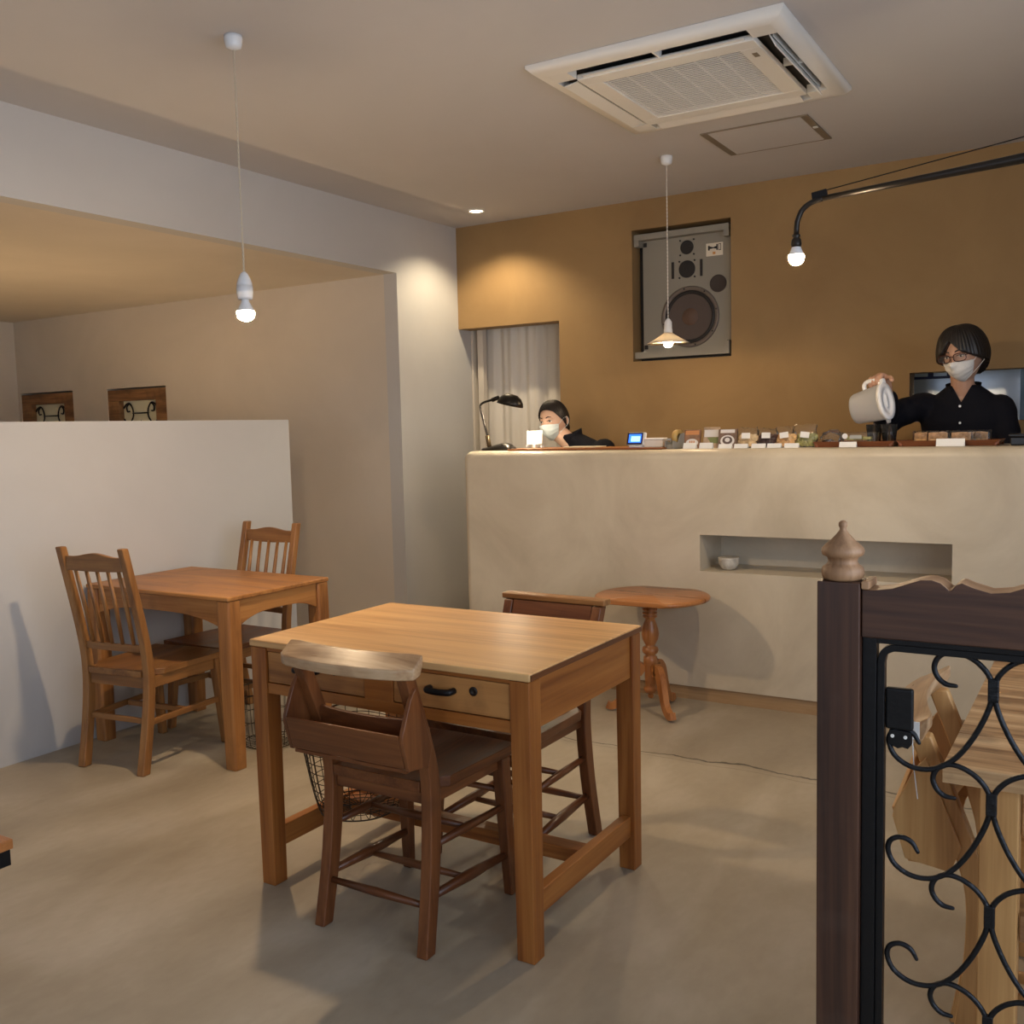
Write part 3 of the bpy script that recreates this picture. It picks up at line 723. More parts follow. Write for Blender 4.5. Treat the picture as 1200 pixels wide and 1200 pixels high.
def chapel_chair(label, W, Wtop, loc, rz, group=None, seatmat=None, boxed=True):
    t = thing('chapel_chair', label, 'chair', loc, rz, group)
    for s in (-1, 1):
        pts = smoothpts([(s*.168, 0, 0), (s*.163, .036, .20), (s*.160, .052, .40), (s*.162, .028, .52), (s*.168, -.050, .728)], 4)
        n = len(pts)
        b = NB(); post(b, pts, [.033]*n, [.044-.012*abs(i/(n-1)-.45) for i in range(n)]); mk('back_leg', b, W[2], t, bevel=.004)
        b = NB(); post(b, [(s*.178, .385, 0), (s*.168, .365, .398)], [.028,.040], [.028,.040]); mk('front_leg', b, W[2], t, bevel=.005)
        b = NB(); beam(b, (s*.152, .040, .383), (s*.160, .350, .383), .020, .034); mk('seat_rail', b, W[1], t, bevel=.002)
        b = NB(); tube(b, [(s*.161, .035, .135), (s*.164, .20, .125), (s*.173, .375, .115)], [.010,.015,.010], 10); mk('stretcher', b, W[1], t, smooth=True)
        b = NB(); tube(b, [(s*.161, .050, .262), (s*.164, .20, .258), (s*.171, .370, .255)], [.009,.012,.009], 10); mk('stretcher', b, W[1], t, smooth=True)
    for z, y in ((.118, .020), (.118, .20), (.258, .20)):
        b = NB(); tube(b, [(-.155, y, z), (0, y, z), (.155, y, z)], [.008,.012,.008], 10); mk('stretcher', b, W[0], t, smooth=True)
    for z in (.30, .345):
        b = NB(); tube(b, [(-.168, .37, z), (.168, .37, z)], .009, 10); mk('stretcher', b, W[0], t, smooth=True)
    b = NB(); beam(b, (-.146, .365, .383), (.146, .365, .383), .020, .032); mk('seat_rail', b, W[0], t, bevel=.002)
    b = NB(); beam(b, (-.142, .052, .383), (.142, .052, .383), .018, .030); mk('seat_rail', b, W[0], t, bevel=.002)
    b = NB(); saddle_seat(b, .030, .405, .182, .198, .430, .029)
    # notch seat around the back legs by keeping it between them at the rear
    for v in b.verts:
        if v.co.y < .085: v.co.x *= (.142/.182) if v.co.y < .078 else 1
    mk('seat', b, seatmat or W[1], t, bevel=.003)
    if boxed:
        b = NB(); n = 24; rings = []
        for i in range(n+1):
            u = -1+2*i/n; x = u*.213; y = -.050-.032*(1-u*u); f = .62 if i in (0, n) else (.86 if i in (1, n-1) else 1)
            rings.append([Vector((x, y+.030*f, .772)), Vector((x, y-.034*f, .742)), Vector((x, y-.032*f, .716)), Vector((x, y+.010*f, .722)), Vector((x, y+.030*f, .750))])
        ringloft(b, rings)
        mk('crest_rail', b, Wtop[0], t, bevel=.005, seg=3)['label'] = 'curved top rail worn pale and shiny'
        b = NB(); curved_rail(b, .152, .006, .020, .538, .596, .014, endround=False); mk('back_slat', b, W[0], t, bevel=.002)
        for s in (-1, 1):
            b = NB(); prism(b, [(-.038,.690), (-.058,.665), (-.092,.590), (-.094,.572), (-.072,.496), (.004,.484), (.022,.53)], 'x', s*.186-.006, s*.186+.006)
            mk('box_side', b, W[2], t, bevel=.002)
        b = NB(); prism(b, [(-.097,.586), (-.089,.586), (-.066,.500), (-.074,.500)], 'x', -.179, .179); mk('box_front', b, W[0], t, bevel=.0015)
        b = NB(); bx(b, -.179, .179, -.068, .005, .487, .496); mk('box_base', b, W[0], t, bevel=.001)
    else:
        b = NB(); bx(b, -.195, .195, -.080, -.032, .730, .750); mk('crest_rail', b, Wtop[0], t, bevel=.005)
        b = NB(); prism(b, [(-.052,.729), (-.036,.729), (-.004,.640), (-.020,.640)], 'x', -.148, .148); mk('back_panel', b, W[0], t, bevel=.001)
    return t
cA = chapel_chair('dark chapel chair with a book box on its back, at the drawers', CHR, CHRL, (-1.596, 1.866, 0), R(0))
chapel_chair('brown chapel chair tucked under the counter side of the desk table', CHR, CHR2, (-1.560, 2.735, 0), R(178), boxed=False)
chapel_chair('light pine chapel chair beside the plank table, seen through the iron scrollwork of the gate', PINEL, CHRL, (-.250, 2.050, 0), R(-87))

# ------------------------------------------------------------------ spindle chairs
def spindle_chair(label, loc, rz, seat=DKS, group=None):
    W = CHR2; t = thing('spindle_chair', label, 'chair', loc, rz, group)
    for s in (-1, 1):
        pts = smoothpts([(s*.155, 0, 0), (s*.157, .035, .20), (s*.160, .050, .38), (s*.161, .030, .55), (s*.160, -.045, .885)], 4); n = len(pts)
        b = NB(); post(b, pts, [.036-.006*i/(n-1) for i in range(n)], [.040-.008*i/(n-1) for i in range(n)]); mk('back_leg', b, W[2], t, bevel=.005)
        b = NB(); post(b, [(s*.176, .445, 0), (s*.168, .412, .372)], [.030,.040], [.030,.040]); mk('front_leg', b, W[2], t, bevel=.005)
        b = NB(); beam(b, (s*.158, .068, .350), (s*.166, .395, .350), .020, .044); mk('seat_rail', b, W[1], t, bevel=.002)
        b = NB(); beam(b, (s*.156, .050, .195), (s*.171, .418, .195), .016, .024); mk('stretcher', b, W[1], t, bevel=.004)
    b = NB(); beam(b, (-.148, .412, .350), (.148, .412, .350), .020, .044); mk('seat_rail', b, W[0], t, bevel=.002)
    b = NB(); beam(b, (-.14, .052, .350), (.14, .052, .350), .020, .044); mk('seat_rail', b, W[0], t, bevel=.002)
    b = NB(); beam(b, (-.150, .24, .195), (.150, .24, .195), .018, .022); mk('stretcher', b, W[0], t, bevel=.004)
    b = NB(); beam(b, (-.138, .040, .20), (.138, .040, .20), .016, .022); mk('stretcher', b, W[0], t, bevel=.004)
    b = NB(); saddle_seat(b, .030, .450, .176, .196, .398, .026, dip=.010)
    for v in b.verts:
        if v.co.y < .08: v.co.x *= (.139/.176)
    mk('seat', b, seat[1], t, bevel=.004)
    def back(z):
        pts = [(0,0.0), (.20,.035), (.38,.050), (.55,.030), (.885,-.045)]
        for (a, ya), (c, yc) in zip(pts, pts[1:]):
            if a <= z <= c: return ya+(yc-ya)*(z-a)/(c-a)
        return -.045
    n = 20
    b = NB(); zt = lambda u: .853+.018*math.cos(u*PI*.9)**1 if abs(u) < .55 else .853+.018*math.cos(.55*PI*.9)
    strip(b, [(-.146+.292*i/n, .848+.014*(.5+.5*math.cos(PI*min(1, abs(-1+2*i/n)*1.25)))) for i in range(n+1)], [(-.146+.292*i/n, .795-.004*math.cos((-1+2*i/n)*PI/2)) for i in range(n+1)], back(.83)-.008, back(.83)+.010)
    mk('crest_rail', b, W[0], t, bevel=.003)
    b = NB(); curved_rail(b, .150, back(.49)+.006, .012, .472, .500, .018, endround=False); mk('lower_rail', b, W[0], t, bevel=.003)
    for i in range(5):
        u = -1+2*i/4
        x0, x1 = u*.106, u*.112
        b = NB(); tube(b, [(x0, back(.49)+.002-.012*(1-(x0/.15)**2)+.004, .498), ((x0+x1)/2, back(.65), .65), (x1, back(.80)+.001, .80)], [.0075,.0085,.0070], 8)
        mk('spindle', b, W[2], t, smooth=True)
    return t
sC = spindle_chair('spindle back wooden chair with its whole back showing, left of the desk table', (-3.318, 2.372, 0), R(7), seat=CHR2)
spindle_chair('farther spindle back chair, its top showing above the table against the partition', (-3.395, 3.305, 0), R(180), seat=CHR)

# ------------------------------------------------------------------ pedestal table
def pedestal():
    t = thing('pedestal_table', 'small round pine pedestal table with turned column standing against the counter', 'table', (-1.775, 4.055, 0))
    b = NB(); lathe(b, [(.0005,.540), (.236,.540), (.246,.536), (.250,.530), (.248,.522), (.240,.518), (.0005,.518)], 96, cap=False)
    for v in b.verts: v.co.x = v.co.x*1.04+.012; v.co.y = max(-.202, min(.202, v.co.y))
    mk('tabletop', b, PINE[0], t, smooth=True, sm_angle=40)
    b = NB(); bx(b, -.11, .11, -.025, .025, .500, .5175); mk('cleat', b, PINE[0], t, bevel=.003)
    prof = [(.001,.062), (.010,.064), (.014,.074), (.010,.084), (.024,.090), (.031,.100), (.031,.112), (.022,.120), (.026,.126), (.027,.160), (.027,.205), (.030,.215), (.032,.235), (.030,.255), (.020,.262), (.034,.272), (.038,.284), (.034,.298), (.020,.304), (.024,.312), (.036,.335), (.040,.360), (.036,.385), (.026,.415), (.021,.430), (.032,.436), (.032,.442), (.021,.446), (.034,.452), (.034,.458), (.022,.462), (.034,.468), (.034,.476), (.024,.480), (.034,.490), (.036,.4995)]
    b = NB(); lathe(b, prof, 32); mk('column', b, PINE[2], t, smooth=True, sm_angle=45)
    for k in range(3):
        a = R(-38)+k*2*PI/3
        b = NB()
        cen = smoothpts([(.028,.185), (.060,.205), (.090,.180), (.115,.110), (.140,.050), (.175,.024), (.200,.030)], 5)
        hw = [.030,.034,.032,.026,.022,.020,.020]
        n = len(cen); top, bot = [], []
        P2 = [Vector((p[0], p[1])) for p in cen]
        for i, p in enumerate(P2):
            tg = (P2[min(i+1, n-1)]-P2[max(i-1, 0)]).normalized(); nn = Vector((-tg.y, tg.x)); w = hw[min(int(i/5), 6)]*(1-(i % 5)/5)+hw[min(int(i/5)+1, 6)]*((i % 5)/5)
            top.append(p+nn*w*.8); bot.append(p-nn*w*.8)
        strip(b, [(q.x, q.y) for q in top], [(q.x, max(.001, q.y)) for q in bot], -.014, .014)
        q = Matrix.Rotation(a, 3, 'Z')
        for v in b.verts: v.co = q @ v.co
        mk('leg', b, PINE[2], t, bevel=.004)
pedestal()

# bowl in the niche
t = thing('tea_bowl', 'small speckled white tea bowl with a dark inside sitting in the counter niche', 'bowl', (-1.525, 4.40, .617))
b = NB(); lathe(b, [(.018,.001), (.022,.002), (.035,.012), (.046,.032), (.050,.055), (.049,.060), (.047,.060)], 32); 
for v in b.verts: v.co.x *= 1+.04*math.sin(v.co.z*80)
mk('body', b, M_BOWL, t, smooth=True)
b = NB(); lathe(b, [(.047,.0605), (.042,.035), (.028,.014), (.0005,.010)], 32, cap=False); mk('inside', b, M_BOWLIN, t, smooth=True)

# ------------------------------------------------------------------ iron gate with walnut frame
def gate():
    Y0 = 1.55; t = thing('scroll_gate', 'dark walnut post and carved rail framing black iron scrollwork in the foreground', 'gate', (-.362, Y0+.03, 0))
    def G(x, z, y=0): return (x+.362, y, z)
    b = NB(); bx(b, -.0325, .0325, -.030, .030, 0, 1.050); mk('post', b, WAL[2], t, bevel=.002)
    b = NB(); lathe(b, [(.028,1.0505), (.031,1.054), (.0325,1.062), (.031,1.070), (.025,1.074), (.022,1.079), (.024,1.086), (.031,1.089), (.0325,1.095), (.031,1.101), (.026,1.106), (.018,1.113), (.010,1.122), (.0055,1.128), (.0050,1.131), (.0068,1.135), (.0066,1.140), (.003,1.143), (.0005,1.1435)], 28)
    mk('finial', b, WALT[2], t, smooth=True, sm_angle=40)
    # carved rail
    xs = [0, .02, .045, .065, .085, .100, .112, .119, .1245, .128, .134, .142, .155, .180, .205, .230, .255, .290, .330, .350]
    zt = [1.040,1.040,1.044,1.052,1.0595,1.0605,1.057,1.0515,1.046,1.0475,1.0555,1.0585,1.053,1.046,1.049,1.059,1.071,1.083,1.088,1.089]
    prof = list(zip(xs, zt)); full = [(x, z) for x, z in prof]+[(.70-x, z) for x, z in reversed(prof[:-1])]
    x0 = .0335
    sm = smoothpts([(x0+x, 0, z) for x, z in full[:8]], 4)[:-1]
    P = [(x0+x, z) for x, z in full]
    b = NB(); strip(b, P, [(x, .965) for x, z in P], -.024, .028)
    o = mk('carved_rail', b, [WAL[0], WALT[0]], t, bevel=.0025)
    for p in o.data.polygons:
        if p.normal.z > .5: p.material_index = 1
    b = NB(); bx(b, .034, .046, -.030, .030, 1.0405, 1.053); mk('corner_block', b, WALT[2], t, bevel=.002)
    xe = x0+.70
    b = NB(); bx(b, xe+.001, xe+.066, -.030, .030, 0, 1.050); mk('post', b, WAL[2], t, bevel=.002)
    # iron frame: outer bar and rounded inner bar
    zb = .06
    b = NB(); bx(b, .0335, .0540, -.014, .010, zb, .9645); bx(b, xe-.012, xe-.0005, -.014, .010, zb, .9645); bx(b, .0540, xe-.012, -.014, .010, .9555, .9645)
    pts = [G(-.302, zb), G(-.302, .915)]+smoothpts([G(-.302,.925), G(-.298,.940), G(-.286,.948), G(-.275,.949)], 4)+[G(.30,.949)]
    mk('iron_frame', b, M_BLACKM, t, bevel=.001)
    def flat(pts, w, d, name='iron_frame', mat=M_BLACKM):
        b = NB(); fr = frames(pts)
        T = [(Vector(pts[min(i+1, len(pts)-1)])-Vector(pts[max(i-1, 0)])).normalized() for i in range(len(pts))]
        rings = []
        for p, tg in zip(pts, T):
            nn = Vector((-tg.z, 0, tg.x)); p = Vector(p)
            rings.append([p+nn*(i*w/2)+Vector((0, j*d/2, 0)) for i, j in ((-1,-1),(1,-1),(1,1),(-1,1))])
        ringloft(b, rings); return mk(name, b, mat, t, bevel=.0012)
    flat(pts, .011, .018)
    # lock plate
    b = NB(); bx(b, G(-.296,0)[0], G(-.255,0)[0], -.006, .006, .820, .886); mk('lock_plate', b, M_BLACKM, t, bevel=.004)
    b = NB()
    ol = [(-.290,.8195), (-.268,.8195), (-.2575,.818), (-.2565,.800), (-.262,.792), (-.270,.794), (-.277,.791), (-.290,.797)]
    prism(b, [(x+.362, z) for x, z in ol], 'y', -.006, .004); lp = mk('hasp', b, M_BLACKM, t, bevel=.001)
    b = NB()
    for x in (-.2845, -.2655): lathe(b, [(.0028,-.0062), (.0028,-.0075), (.0005,-.0078)], 10, (x+.362, 0, .8105), axis='y')
    mk('hole_disc', b, M_ACW, lp)  # white discs stand in for bright holes through the hasp
    # scrolls: one S-bar repeated down the gate, mirrored left and right
    S = [(-.196,.898), (-.210,.8995), (-.2215,.909), (-.2265,.924), (-.2205,.940), (-.205,.949), (-.186,.947), (-.166,.936), (-.151,.918), (-.1465,.898), (-.151,.868), (-.170,.824), (-.195,.787), (-.224,.766), (-.255,.763), (-.280,.776), (-.2905,.797), (-.287,.814), (-.272,.822), (-.256,.817), (-.247,.803)]
    pitch = .1735; xm = -.145
    for k in range(5):
        for s in (1, -1):
            for off in (0, 1):
                pts = []
                for x, z in S:
                    x2 = x if s > 0 else 2*xm-x
                    if off: x2 = x2+.307
                    pts.append((x2+.362, 0, z-k*pitch))
                pts = smoothpts(pts, 5); n = len(pts)
                if max(p[0] for p in pts) > xe-.01: continue
                b = NB(); rad = [.0042 if 4 < i < n-5 else .0042*(.75+.25*min(i, n-1-i)/5) for i in range(n)]
                tube(b, pts, rad, 8, caps=True); mk('scroll_bar', b, M_IRON, t, smooth=True)
    for k in range(5):
        for off in (0, 1):
            x = xm+off*.307
            if x+.362 > xe-.03: continue
            b = NB(); bx(b, G(x,0)[0]-.0075, G(x,0)[0]+.0075, -.0055, .0055, .880-k*pitch, .915-k*pitch); mk('collar', b, M_IRON, t, bevel=.002)
    b = NB(); bx(b, .0445, xe-.012, -.012, .010, zb, zb+.02); mk('iron_frame', b, M_BLACKM, t, bevel=.001)
gate()

# plank table to the right
t = thing('plank_table', 'scarred pine plank table behind the scroll gate at the right edge', 'table', (-.235, 1.74, 0))
b = NB()
for i, (ya, yb2) in enumerate(((0,.07), (.0715,.20), (.2015,.38), (.3815,.58), (.5815,.76), (.7615,.90))):
    if i == 0: bx(b, 0, 1.15, ya, yb2, .690, .720)
    else: bx(b, 0, 1.15, ya, yb2, .690, .7195)
mk('tabletop', b, PLANK[0], t, bevel=.0015)
for x in (.085, 1.06):
    for y in (.045, .85):
        b = NB(); post(b, [(x, y, 0), (x, y, .6895)], .060, .055); mk('leg', b, PINEL[2], t, bevel=.003)
b = NB(); bx(b, .117, 1.028, .050, .070, .60, .6895); bx(b, .117, 1.028, .825, .845, .60, .6895); bx(b, .075, .095, .075, .82, .60, .6895); mk('apron', b, PLANK[0], t, bevel=.002)
b = NB(); bx(b, .117, 1.028, .035, .055, .425, .47); mk('stretcher', b, OLDW[0], t, bevel=.002)
# tag tied on the pine chair
t = thing('string_tag', 'small white paper tag hanging by a string from the pine chair back', 'tag', (-.297, 1.829, .752))
b = NB(); bx(b, -.012, .012, -.0005, .0005, -.022, .010); mk('card', b, M_PAPER, t)
b = NB(); tube(b, [(0,-.002,-.020), (.004,-.002,-.08), (.010,-.001,-.13)], .0010, 5); mk('string', b, M_PAPER, t)

# stool corner at left
t = thing('low_stool', 'corner of a stool with orange wood seat on a black frame at the left edge', 'stool', (-2.135, .985, 0))
b = NB(); bx(b, -.17, .17, -.17, .17, .44, .462); mk('seat', b, PINE[0], t, bevel=.003)
b = NB()
for sx in (-1, 1):
    for sy in (-1, 1): bx(b, sx*.09-.012, sx*.09+.012, sy*.12-.012, sy*.12+.012, 0, .405)
bx(b, -.165, .165, -.165, -.14, .405, .4395); bx(b, -.165, .165, .14, .165, .405, .4395); bx(b, -.165, -.14, -.14, .14, .405, .4395); bx(b, .14, .165, -.14, .14, .405, .4395)
mk('frame', b, M_BLACKM, t, bevel=.001)

# ------------------------------------------------------------------ wire baskets
def basket(label, loc, r0, r1, h, nw, nr, wob):
    t = thing('wire_basket', label, 'basket', loc, .4)
    def rad(u, a): return (r0+(r1-r0)*u**.6)*(1+wob*math.sin(3*a+u*2)+wob*.6*math.sin(5*a))
    def pt(u, a): r = rad(u, a); return (r*math.cos(a), r*math.sin(a), .004+h*u+.006*math.sin(4*a)*u)
    b = NB()
    for k in range(nw):
        a = 2*PI*k/nw
        tube(b, [(.03*math.cos(a), .03*math.sin(a), .004), (r0*.9*math.cos(a), r0*.9*math.sin(a), .004)]+[pt(u, a) for u in (.05,.2,.4,.6,.8,1)], .0013, 5)
    mk('upright_wires', b, M_WIRE, t, smooth=True)
    b = NB()
    for j in range(1, nr):
        u = j/nr; tube(b, [pt(u, 2*PI*i/48+.0) for i in range(48)], .0013, 5, closed=True)
    for rr in (.03, r0*.6): tube(b, [(rr*math.cos(2*PI*i/30), rr*math.sin(2*PI*i/30), .004) for i in range(30)], .0013, 5, closed=True)
    mk('hoop_wires', b, M_WIRE, t, smooth=True)
    b = NB(); tube(b, [pt(1, 2*PI*i/48) for i in range(48)], .0030, 6, closed=True); mk('rim', b, M_WIRE, t, smooth=True)
    b = NB(); tube(b, [pt(0.02, 2*PI*i/48) for i in range(48)], .0022, 6, closed=True); mk('base_ring', b, M_WIRE, t, smooth=True)
basket('wire basket sitting on the stretchers underneath the desk table', (-1.925, 2.215, .165), .12, .175, .27, 30, 9, .03)
basket('wire basket standing on the floor beyond the partition table leg', (-3.015, 2.92, 0), .115, .135, .235, 26, 4, .03)

# ------------------------------------------------------------------ counter top goods
def counter_lamp():
    t = thing('desk_lamp', 'dark metal desk lamp with a tilted bowl shade on the left end of the counter', 'desk lamp', (-2.802, 4.442, CT+.001))
    b = NB()
    prof = smoothpts([(-.105,.0,.012), (-.06,.0,.020), (0,0,.034), (.045,0,.040), (.08,0,.028), (.095,0,.004)], 5)
    rings = []
    for p in prof:
        w = .050*math.sqrt(max(.04, 1-((p[0]-.02)/.13)**2)); z = p[2]
        rings.append([Vector((p[0], w*math.cos(a), max(0, z*math.sin(a)) if math.sin(a) > 0 else 0)) for a in [2*PI*k/16 for k in range(16)]])
    ringloft(b, rings); mk('base', b, M_DKMET, t, smooth=True)
    b = NB(); tube(b, [(-.060,0,.020), (-.072,0,.080)], .012, 10); mk('collar', b, plain('lamp_brass', (.12,.08,.04), .4, .6), t, smooth=True)
    b = NB(); tube(b, smoothpts([(-.070,0,.075), (-.090,0,.150), (-.110,0,.225), (-.108,0,.245), (-.085,0,.258), (-.040,0,.268), (-.015,0,.276)], 6), .0062, 10); mk('stem', b, M_DKMET, t, smooth=True)
    b = NB(); tube(b, [(-.035,0,.268), (.005,0,.279)], .012, 10); mk('joint', b, M_DKMET, t, smooth=True)
    b = NB(); rings = []; N = 28
    for (r, z) in ((.004,.058), (.03,.054), (.050,.040), (.062,.020), (.068,.0), (.066,.0), (.060,.019), (.048,.037), (.028,.051), (.004,.055)):
        rings.append([Vector((r*1.12*math.cos(2*PI*k/N)*1.0, r*.85*math.sin(2*PI*k/N), z)) for k in range(N)])
    ringloft(b, rings, cap=True)
    q = Matrix.Rotation(R(14), 3, 'Y')
    for v in b.verts: v.co = q @ v.co+Vector((.075,0,.238))
    mk('shade', b, M_DKMET, t, smooth=True)
    b = NB(); lathe(b, [(.0005,.262), (.012,.260), (.016,.250), (.012,.240), (.0005,.238)], 14, (.07,0,0)); mk('bulb', b, bulbmat('bulb_desk', (1,.86,.62), 700), t, smooth=True)
counter_lamp()

def priced(name, x, y, w=.068, h=.030, label='', grp=None, rz=0):
    b = NB(); prism(b, [(-.012,0), (-.011,0), (.0,h-.001), (.011,0), (.012,0), (.0,h+.001)], 'x', -w/2, w/2)
    o = mk(name, b, M_PAPER); o.location = (x, y, CT+.0012); o.rotation_euler = (0,0,rz); tag(o, label, 'price card', grp); return o
cards = [(-1.705,'white price card leftmost, under the first photo packet'), (-1.625,'white price card between the photo packets'), (-1.533,'white price card right of the cup photo packet'),
         (-1.458,'white price card in front of the pale cookies'), (-1.377,'white price card in front of the chocolate cookies'), (-1.305,'white price card in front of the orange tinted cookies'), (-1.228,'white price card in front of the green tea cookies')]
for i, (x, l) in enumerate(cards): priced('price_card', x, 4.385, .064, .026 if i < 2 else .019, l, 'price cards along the counter edge')
priced('price_card', -.985, 4.385, .072, .022, 'white price card in front of the left wooden tray', 'price cards along the counter edge')
priced('price_card', -.578, 4.385, .108, .030, 'widest white price card, in front of the tray of cakes', 'price cards along the counter edge')
# photo packets
def packet(x, z0, label, kind, y=4.45, w=.080, h=.088):
    t = thing('coffee_packet', label, 'packet', (x, y, z0), 0, 'photo fronted packets on the counter')
    b = NB(); bx(b, -w/2, w/2, -.006, .006, 0, h); 
    for v in b.verts: v.co.y += v.co.z*.18
    base = {'bread': (.20,.085,.04), 'green': (.42,.30,.20), 'cup': (.15,.085,.06)}[kind]
    mk('packet_body', b, plain('packet_'+kind, base, .35, noise_amt=.4, nscale=30), t, bevel=.001)
    def fl(pts, mat, dy, nm):
        b = NB(); prism(b, pts, 'y', -.0066-dy, -.0061-dy)
        for v in b.verts: v.co.y += v.co.z*.18
        mk(nm, b, mat, t)
    def ell(cx, cz, rx, rz, n=22): return [(cx+rx*math.cos(2*PI*k/n), cz+rz*math.sin(2*PI*k/n)) for k in range(n)]
    wh = MATS.get('print_white') or plain('print_white', (.72,.70,.70), .4); br = MATS.get('print_orange') or plain('print_orange', (.55,.22,.07), .4)
    gn = MATS.get('print_green') or plain('print_green', (.16,.20,.06), .4); dk = MATS.get('print_dark') or plain('print_dark', (.09,.06,.055), .4)
    if kind == 'bread':
        fl([(-.034,.084), (.034,.084), (.034,.064), (-.034,.064)], br, 0, 'printed_shape'); fl(ell(0,.026,.031,.019), wh, .0004, 'printed_plate')
        for k in (-1, 0, 1): fl([(k*.010-.003,.018), (k*.010+.003,.018), (k*.010+.003,.036), (k*.010-.003,.036)], br, .0008, 'printed_shape')
    elif kind == 'green':
        fl([(-.035,.086), (.035,.086), (.035,.052), (-.035,.052)], wh, 0, 'printed_shape'); fl([(-.02,.050), (.035,.050), (.035,.022), (.0,.022)], gn, .0004, 'printed_shape')
    else:
        fl([(-.035,.086), (.034,.086), (.034,.070), (-.035,.070)], wh, 0, 'printed_shape'); fl(ell(0,.034,.034,.026), wh, .0004, 'printed_saucer'); fl(ell(0,.036,.024,.018), dk, .0008, 'printed_shape'); fl(ell(0,.038,.012,.010), wh, .0012, 'printed_cup')
packet(-1.728, CT+.001, 'upright coffee packet printed with a plate of pastries, left one', 'bread', 4.47)
packet(-1.642, CT+.001, 'upright packet with pale top and green picture, standing between two others', 'green', 4.495, h=.098)
packet(-1.548, CT+.001, 'upright packet printed with a white cup on a saucer, right one', 'cup', 4.455, w=.090)
# cookie bags
def lumpy(b, c, r, seed, amp=.18, sub=3, rot=None):
    v = bmesh.ops.create_icosphere(b, subdivisions=sub, radius=1)['verts']
    for q in v:
        n = noise.noise(q.co*2.2+Vector((seed*3.1, seed, 0)))*amp+noise.noise(q.co*6+Vector((0, seed*2.3, 0)))*amp*.35
        p = q.co*(1+n); p = Vector((p.x*r[0], p.y*r[1], p.z*r[2]))
        if rot: p.rotate(rot)
        q.co = p+Vector(c)
def cookie_bag(x, mat, label, seed, w=.095, h=.075):
    rnd = random.Random(seed); y = 4.475
    t = thing('cookie_bag', label, 'bag of cookies', (x, y, CT+.001), 0, 'clear bags of cookies along the counter')
    for k in range(8):
        b = NB(); r = .017; row = k // 4; a = (k % 4-1.5)
        q = Quaternion((0,0,1), rnd.uniform(-.4,.4)) @ Quaternion((1,0,0), R(75)+rnd.uniform(-.2,.2)) @ Quaternion((0,1,0), rnd.uniform(-.5,.5))
        lathe(b, [(.0005,-.006), (r*.85,-.0055), (r,-.002), (r,.002), (r*.85,.005), (.0005,.0065)], 16)
        for v in b.verts: v.co.rotate(q); v.co += Vector((a*.020+(.008 if row else 0), rnd.uniform(-.014,.0)+row*.004, .019+row*.027))
        mk('cookie', b, mat, t, smooth=True)
    b = NB(); nx, nz = 12, 10; G = {}
    for j in range(nz+1):
        v = j/nz; z = h*v*1.25
        for i in range(24):
            a = 2*PI*i/24; th = .030*(1-v)**.5+.0015 if v > .05 else .024
            wob = 1+.10*noise.noise(Vector((math.cos(a)*2, math.sin(a)*2+seed, v*5)))
            G[j, i] = b.verts.new((w/2*math.cos(a)*(1-.12*(v-.5)**2)*wob+.004*math.sin(v*9+seed), th*math.sin(a)*wob-.0+v*.010, z+.003*math.sin(a*3+seed)*(v > .3)))
    for j in range(nz):
        for i in range(24): b.faces.new((G[j,i], G[j,(i+1)%24], G[j+1,(i+1)%24], G[j+1,i]))
    b.faces.new([G[0,i] for i in range(24)])
    for v in b.verts: v.co.z = max(.0002, v.co.z)
    mk('film', b, M_FILM, t, smooth=True)
    b = NB(); box(b, (.004, -.032, .056), (.040,.0008,.026), Quaternion((0,1,0), rnd.uniform(-.15,.15)) @ Quaternion((1,0,0), -.15)); mk('sticker', b, MATS['paper_white'], t)
cookie_bag(-1.460, M_COOK, 'clear bag of pale round cookies, first bag after the packets', 1, .100)
cookie_bag(-1.366, M_CHOC, 'clear bag of dark chocolate cookies', 2, .094, .070)
cookie_bag(-1.283, M_COOKO, 'clear bag of orange tinted cookies between the chocolate and green ones', 3, .082, .076)
cookie_bag(-1.190, M_MATCHA, 'clear bag of green tea cookies nearest the wooden trays', 4, .100, .082)
# trays
def tray(x0, x1, label):
    t = thing('serving_tray', label, 'tray', ((x0+x1)/2, 4.51, CT+.001), 0, 'reddish wooden trays on the counter'); hw = (x1-x0)/2; hd = .105
    b = NB(); bx(b, -hw+.012, hw-.012, -hd+.012, hd-.012, 0, .006); mk('base', b, TRAYW[0], t)
    b = NB()
    for s in (-1, 1):
        prism(b, [(s*(hd-.012),0), (s*(hd-.018),.0062), (s*hd,.024), (s*(hd+.006),.024)], 'x', -hw, hw)
        prism(b, [(s*(hw-.012),0), (s*(hw-.018),.0062), (s*hw,.0238), (s*(hw+.006),.0238)], 'y', -hd+.0, hd-.0)
    mk('rim', b, TRAYW[0], t)
tray(-1.135, -.805, 'reddish wooden tray holding the packed green biscuits and iced glasses')
tray(-.785, -.400, 'reddish wooden tray of wrapped cakes at the right end of the counter')
